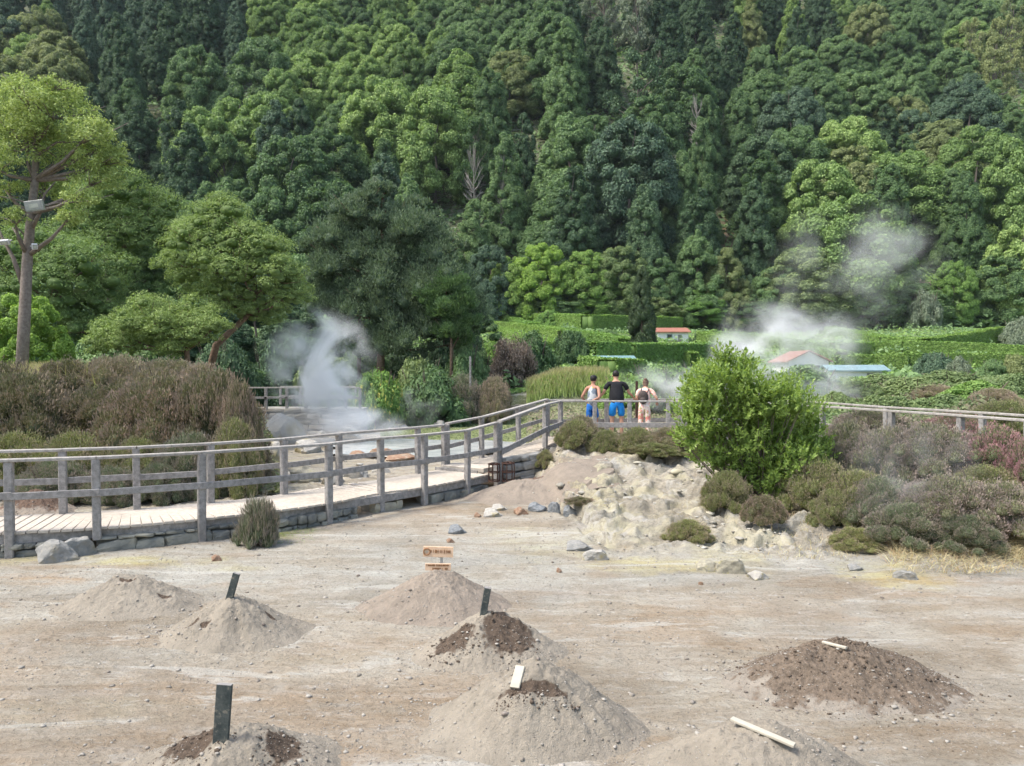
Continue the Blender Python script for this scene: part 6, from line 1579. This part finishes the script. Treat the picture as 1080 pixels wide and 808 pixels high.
mb = MB(); mb.ell(Vector((-.03*s, -.13*s+.10*s, 1.20*s)), (.155*s,.10*s,.205*s), 16, 12); mb.ell(Vector((-.03*s, -.19*s+.08*s, 1.10*s)), (.11*s,.06*s,.10*s), 12, 8); mb.build('backpack', M['pack_brown'], e, smooth=True)
mb = MB()
for sd in (-1, 1): mb.tube([Vector((sd*.09*s,-.02*s,1.34*s)), Vector((sd*.11*s,.16*s,1.44*s)), Vector((sd*.12*s,.30*s,1.34*s)), Vector((sd*.14*s,.24*s,1.12*s)), Vector((sd*.13*s,.0,1.06*s))], .018*s, 6)
mb.build('backpack_strap', M['pack_brown'], e)
# ------------------------------------------------------------------ steam
def steam(px, py, Y, wpx, hpx, dep, dens, label, seed, lean=0.0, base=.45, nscale=1.6, thr=.46, rot=0):
    c = P(px, py, Y); sx_, sz_ = wpx/FPX*Y/2, hpx/FPX*Y/2
    bm = bmesh.new(); bmesh.ops.create_icosphere(bm, subdivisions=3, radius=1)
    me = bpy.data.meshes.new('steam'); bm.to_mesh(me); bm.free()
    m = bpy.data.materials.new('steam_vapour'); m.use_nodes = True; t = m.node_tree; n = t.nodes; n.clear(); L = t.links.new
    out = n.new('ShaderNodeOutputMaterial'); pv = n.new('ShaderNodeVolumePrincipled'); L(pv.outputs[0], out.inputs['Volume'])
    pv.inputs['Color'].default_value = (.995,.997,1,1); pv.inputs['Anisotropy'].default_value = .0
    tc = n.new('ShaderNodeTexCoord'); sp_ = n.new('ShaderNodeSeparateXYZ'); L(tc.outputs['Object'], sp_.inputs[0])
    def mt(op, a, b=0., c=None):
        q = n.new('ShaderNodeMath'); q.operation = op
        for i, v in enumerate((a, b) if c is None else (a, b, c)):
            if isinstance(v, (int, float)): q.inputs[i].default_value = v
            else: L(v, q.inputs[i])
        return q.outputs[0]
    # world-scale turbulence
    vm = n.new('ShaderNodeVectorMath'); vm.operation = 'MULTIPLY'; L(tc.outputs['Object'], vm.inputs[0]); vm.inputs[1].default_value = (sx_, dep/2, sz_)
    vo = n.new('ShaderNodeVectorMath'); vo.operation = 'ADD'; L(vm.outputs[0], vo.inputs[0]); vo.inputs[1].default_value = (seed*3.7, seed*1.3, seed*2.1)
    nz = n.new('ShaderNodeTexNoise'); L(vo.outputs[0], nz.inputs['Vector']); k = nscale/max(1.0, (sx_+sz_)/2); nz.inputs['Scale'].default_value = k; nz.inputs['Detail'].default_value = 6; nz.inputs['Roughness'].default_value = .62; nz.inputs['Distortion'].default_value = .9
    n2 = n.new('ShaderNodeTexNoise'); L(vo.outputs[0], n2.inputs['Vector']); n2.inputs['Scale'].default_value = k*.8; n2.inputs['Detail'].default_value = 2
    # falloff: narrow at the foot, wide at the top, leaning with the wind
    z01 = mt('MULTIPLY_ADD', sp_.outputs[2], .5, .5)
    wdt = mt('MULTIPLY_ADD', z01, 1-base, base)
    x_ = mt('DIVIDE', mt('SUBTRACT', sp_.outputs[0], mt('MULTIPLY', mt('SUBTRACT', z01, .5), lean)), wdt); y_ = mt('DIVIDE', sp_.outputs[1], wdt)
    r2 = mt('ADD', mt('ADD', mt('MULTIPLY', x_, x_), mt('MULTIPLY', y_, y_)), mt('MULTIPLY', sp_.outputs[2], sp_.outputs[2]))
    r = mt('SQRT', r2); rr = mt('ADD', r, mt('MULTIPLY', mt('SUBTRACT', n2.outputs[0], .5), .9))
    mr = n.new('ShaderNodeMapRange'); mr.interpolation_type = 'SMOOTHSTEP'; L(rr, mr.inputs[0]); mr.inputs[1].default_value = 1.0; mr.inputs[2].default_value = -.1; mr.inputs[3].default_value = 0; mr.inputs[4].default_value = 1
    edge = n.new('ShaderNodeMapRange'); edge.interpolation_type = 'SMOOTHSTEP'; rs = n.new('ShaderNodeVectorMath'); rs.operation = 'LENGTH'; L(tc.outputs['Object'], rs.inputs[0]); L(rs.outputs['Value'], edge.inputs[0]); edge.inputs[1].default_value = .96; edge.inputs[2].default_value = .7
    nr = n.new('ShaderNodeMapRange'); nr.interpolation_type = 'SMOOTHSTEP'; L(nz.outputs[0], nr.inputs[0]); nr.inputs[1].default_value = thr-.06; nr.inputs[2].default_value = thr+.24
    d = mt('MULTIPLY', mt('MULTIPLY', mr.outputs[0], nr.outputs[0]), mt('MULTIPLY', edge.outputs[0], dens)); L(d, pv.inputs['Density'])
    me.materials.append(m); o = link('steam', me, loc=c); o.scale = (sx_, dep/2, sz_); o.rotation_euler = (0, R(rot), 0)
    return tag(o, label, kind='stuff')
steam(342, 398, 29.5, 165, 175, 3.2, 8, 'white steam plume rising from the vents before the terrace', 1, lean=-.5, base=.6)
steam(345, 452, 28.5, 220, 62, 3.0, 1.8, 'low steam lying over the pool behind the boardwalk', 2, base=.9, thr=.42)
steam(822, 388, 29, 240, 180, 3.5, 4.2, 'white steam plume rising behind the glossy green bush', 3, lean=.35, base=.5, nscale=2.2, thr=.47)
steam(700, 408, 30, 130, 70, 3.0, 1.6, 'thin steam drifting behind the woman with the backpack', 4, base=.8)
steam(905, 285, 62, 250, 190, 8, .26, 'thin grey steam hanging high in front of the wood at right', 5, lean=.5, base=.6, nscale=2.2)
steam(440, 432, 36, 90, 60, 2.0, .7, 'faint steam wisp in front of the retaining wall', 6, base=.6)
steam(965, 500, 11.2, 220, 150, 1.6, .5, 'faint steam drifting over the heather of the right bank', 7, base=.9, lean=.4, thr=.46)
steam(880, 655, 6.9, 240, 60, .8, .45, 'faint vapour over the ground behind the dark brown mound', 8, base=.9)
steam(880, 420, 27, 120, 70, 3, .6, 'thin steam over the railing right of the glossy bush', 9, base=.8)
# haze
def haze(d):
    bm = bmesh.new(); bmesh.ops.create_cube(bm, size=1)
    for v in bm.verts: v.co = Vector((v.co.x*960, 215+v.co.y*440, 75+v.co.z*154))
    me = bpy.data.meshes.new('haze'); bm.to_mesh(me); bm.free()
    m = bpy.data.materials.new('haze_air'); m.use_nodes = True; n = m.node_tree.nodes; n.clear(); out = n.new('ShaderNodeOutputMaterial'); pv = n.new('ShaderNodeVolumePrincipled')
    pv.inputs['Color'].default_value = (.80,.90,1,1); pv.inputs['Density'].default_value = d; m.node_tree.links.new(pv.outputs[0], out.inputs['Volume']); me.materials.append(m); tag(link('haze', me), kind='stuff')
HAZE = .00010
if HAZE: haze(HAZE)
# ------------------------------------------------------------------ light
w = bpy.data.worlds.new('World'); scene.world = w; w.use_nodes = True; nt = w.node_tree; bg = nt.nodes['Background']; sk = nt.nodes.new('ShaderNodeTexSky')
sk.sky_type = 'NISHITA'; sk.sun_disc = False
SEL, SAZ = 60, -108     # sun height, direction seen from the camera (degrees right of straight ahead)
sk.sun_elevation = R(SEL); sk.sun_rotation = R(SAZ); sk.air_density = 1.3; sk.dust_density = 3.0; sk.ozone_density = 1.0
nt.links.new(sk.outputs[0], bg.inputs[0]); bg.inputs[1].default_value = .15
sd = bpy.data.lights.new('sun', 'SUN'); sd.energy = 2.5; sd.angle = R(14); sd.color = (1,.96,.89); so = bpy.data.objects.new('sun', sd); COL.objects.link(so)
sv = Vector((math.sin(R(SAZ))*math.cos(R(SEL)), math.cos(R(SAZ))*math.cos(R(SEL)), math.sin(R(SEL)))); so.rotation_euler = sv.to_track_quat('Z', 'Y').to_euler()
scene.view_settings.view_transform = 'Standard'; scene.view_settings.look = 'None'; scene.view_settings.gamma = 1; scene.view_settings.exposure = .95
c = scene.cycles; c.max_bounces = 6; c.diffuse_bounces = 3; c.glossy_bounces = 2; c.transmission_bounces = 3; c.volume_bounces = 4; c.transparent_max_bounces = 6
c.use_denoising = True; c.use_adaptive_sampling = True; c.adaptive_threshold = .02; c.volume_step_rate = 2.0; c.volume_max_steps = 64
c.sample_clamp_indirect = 6
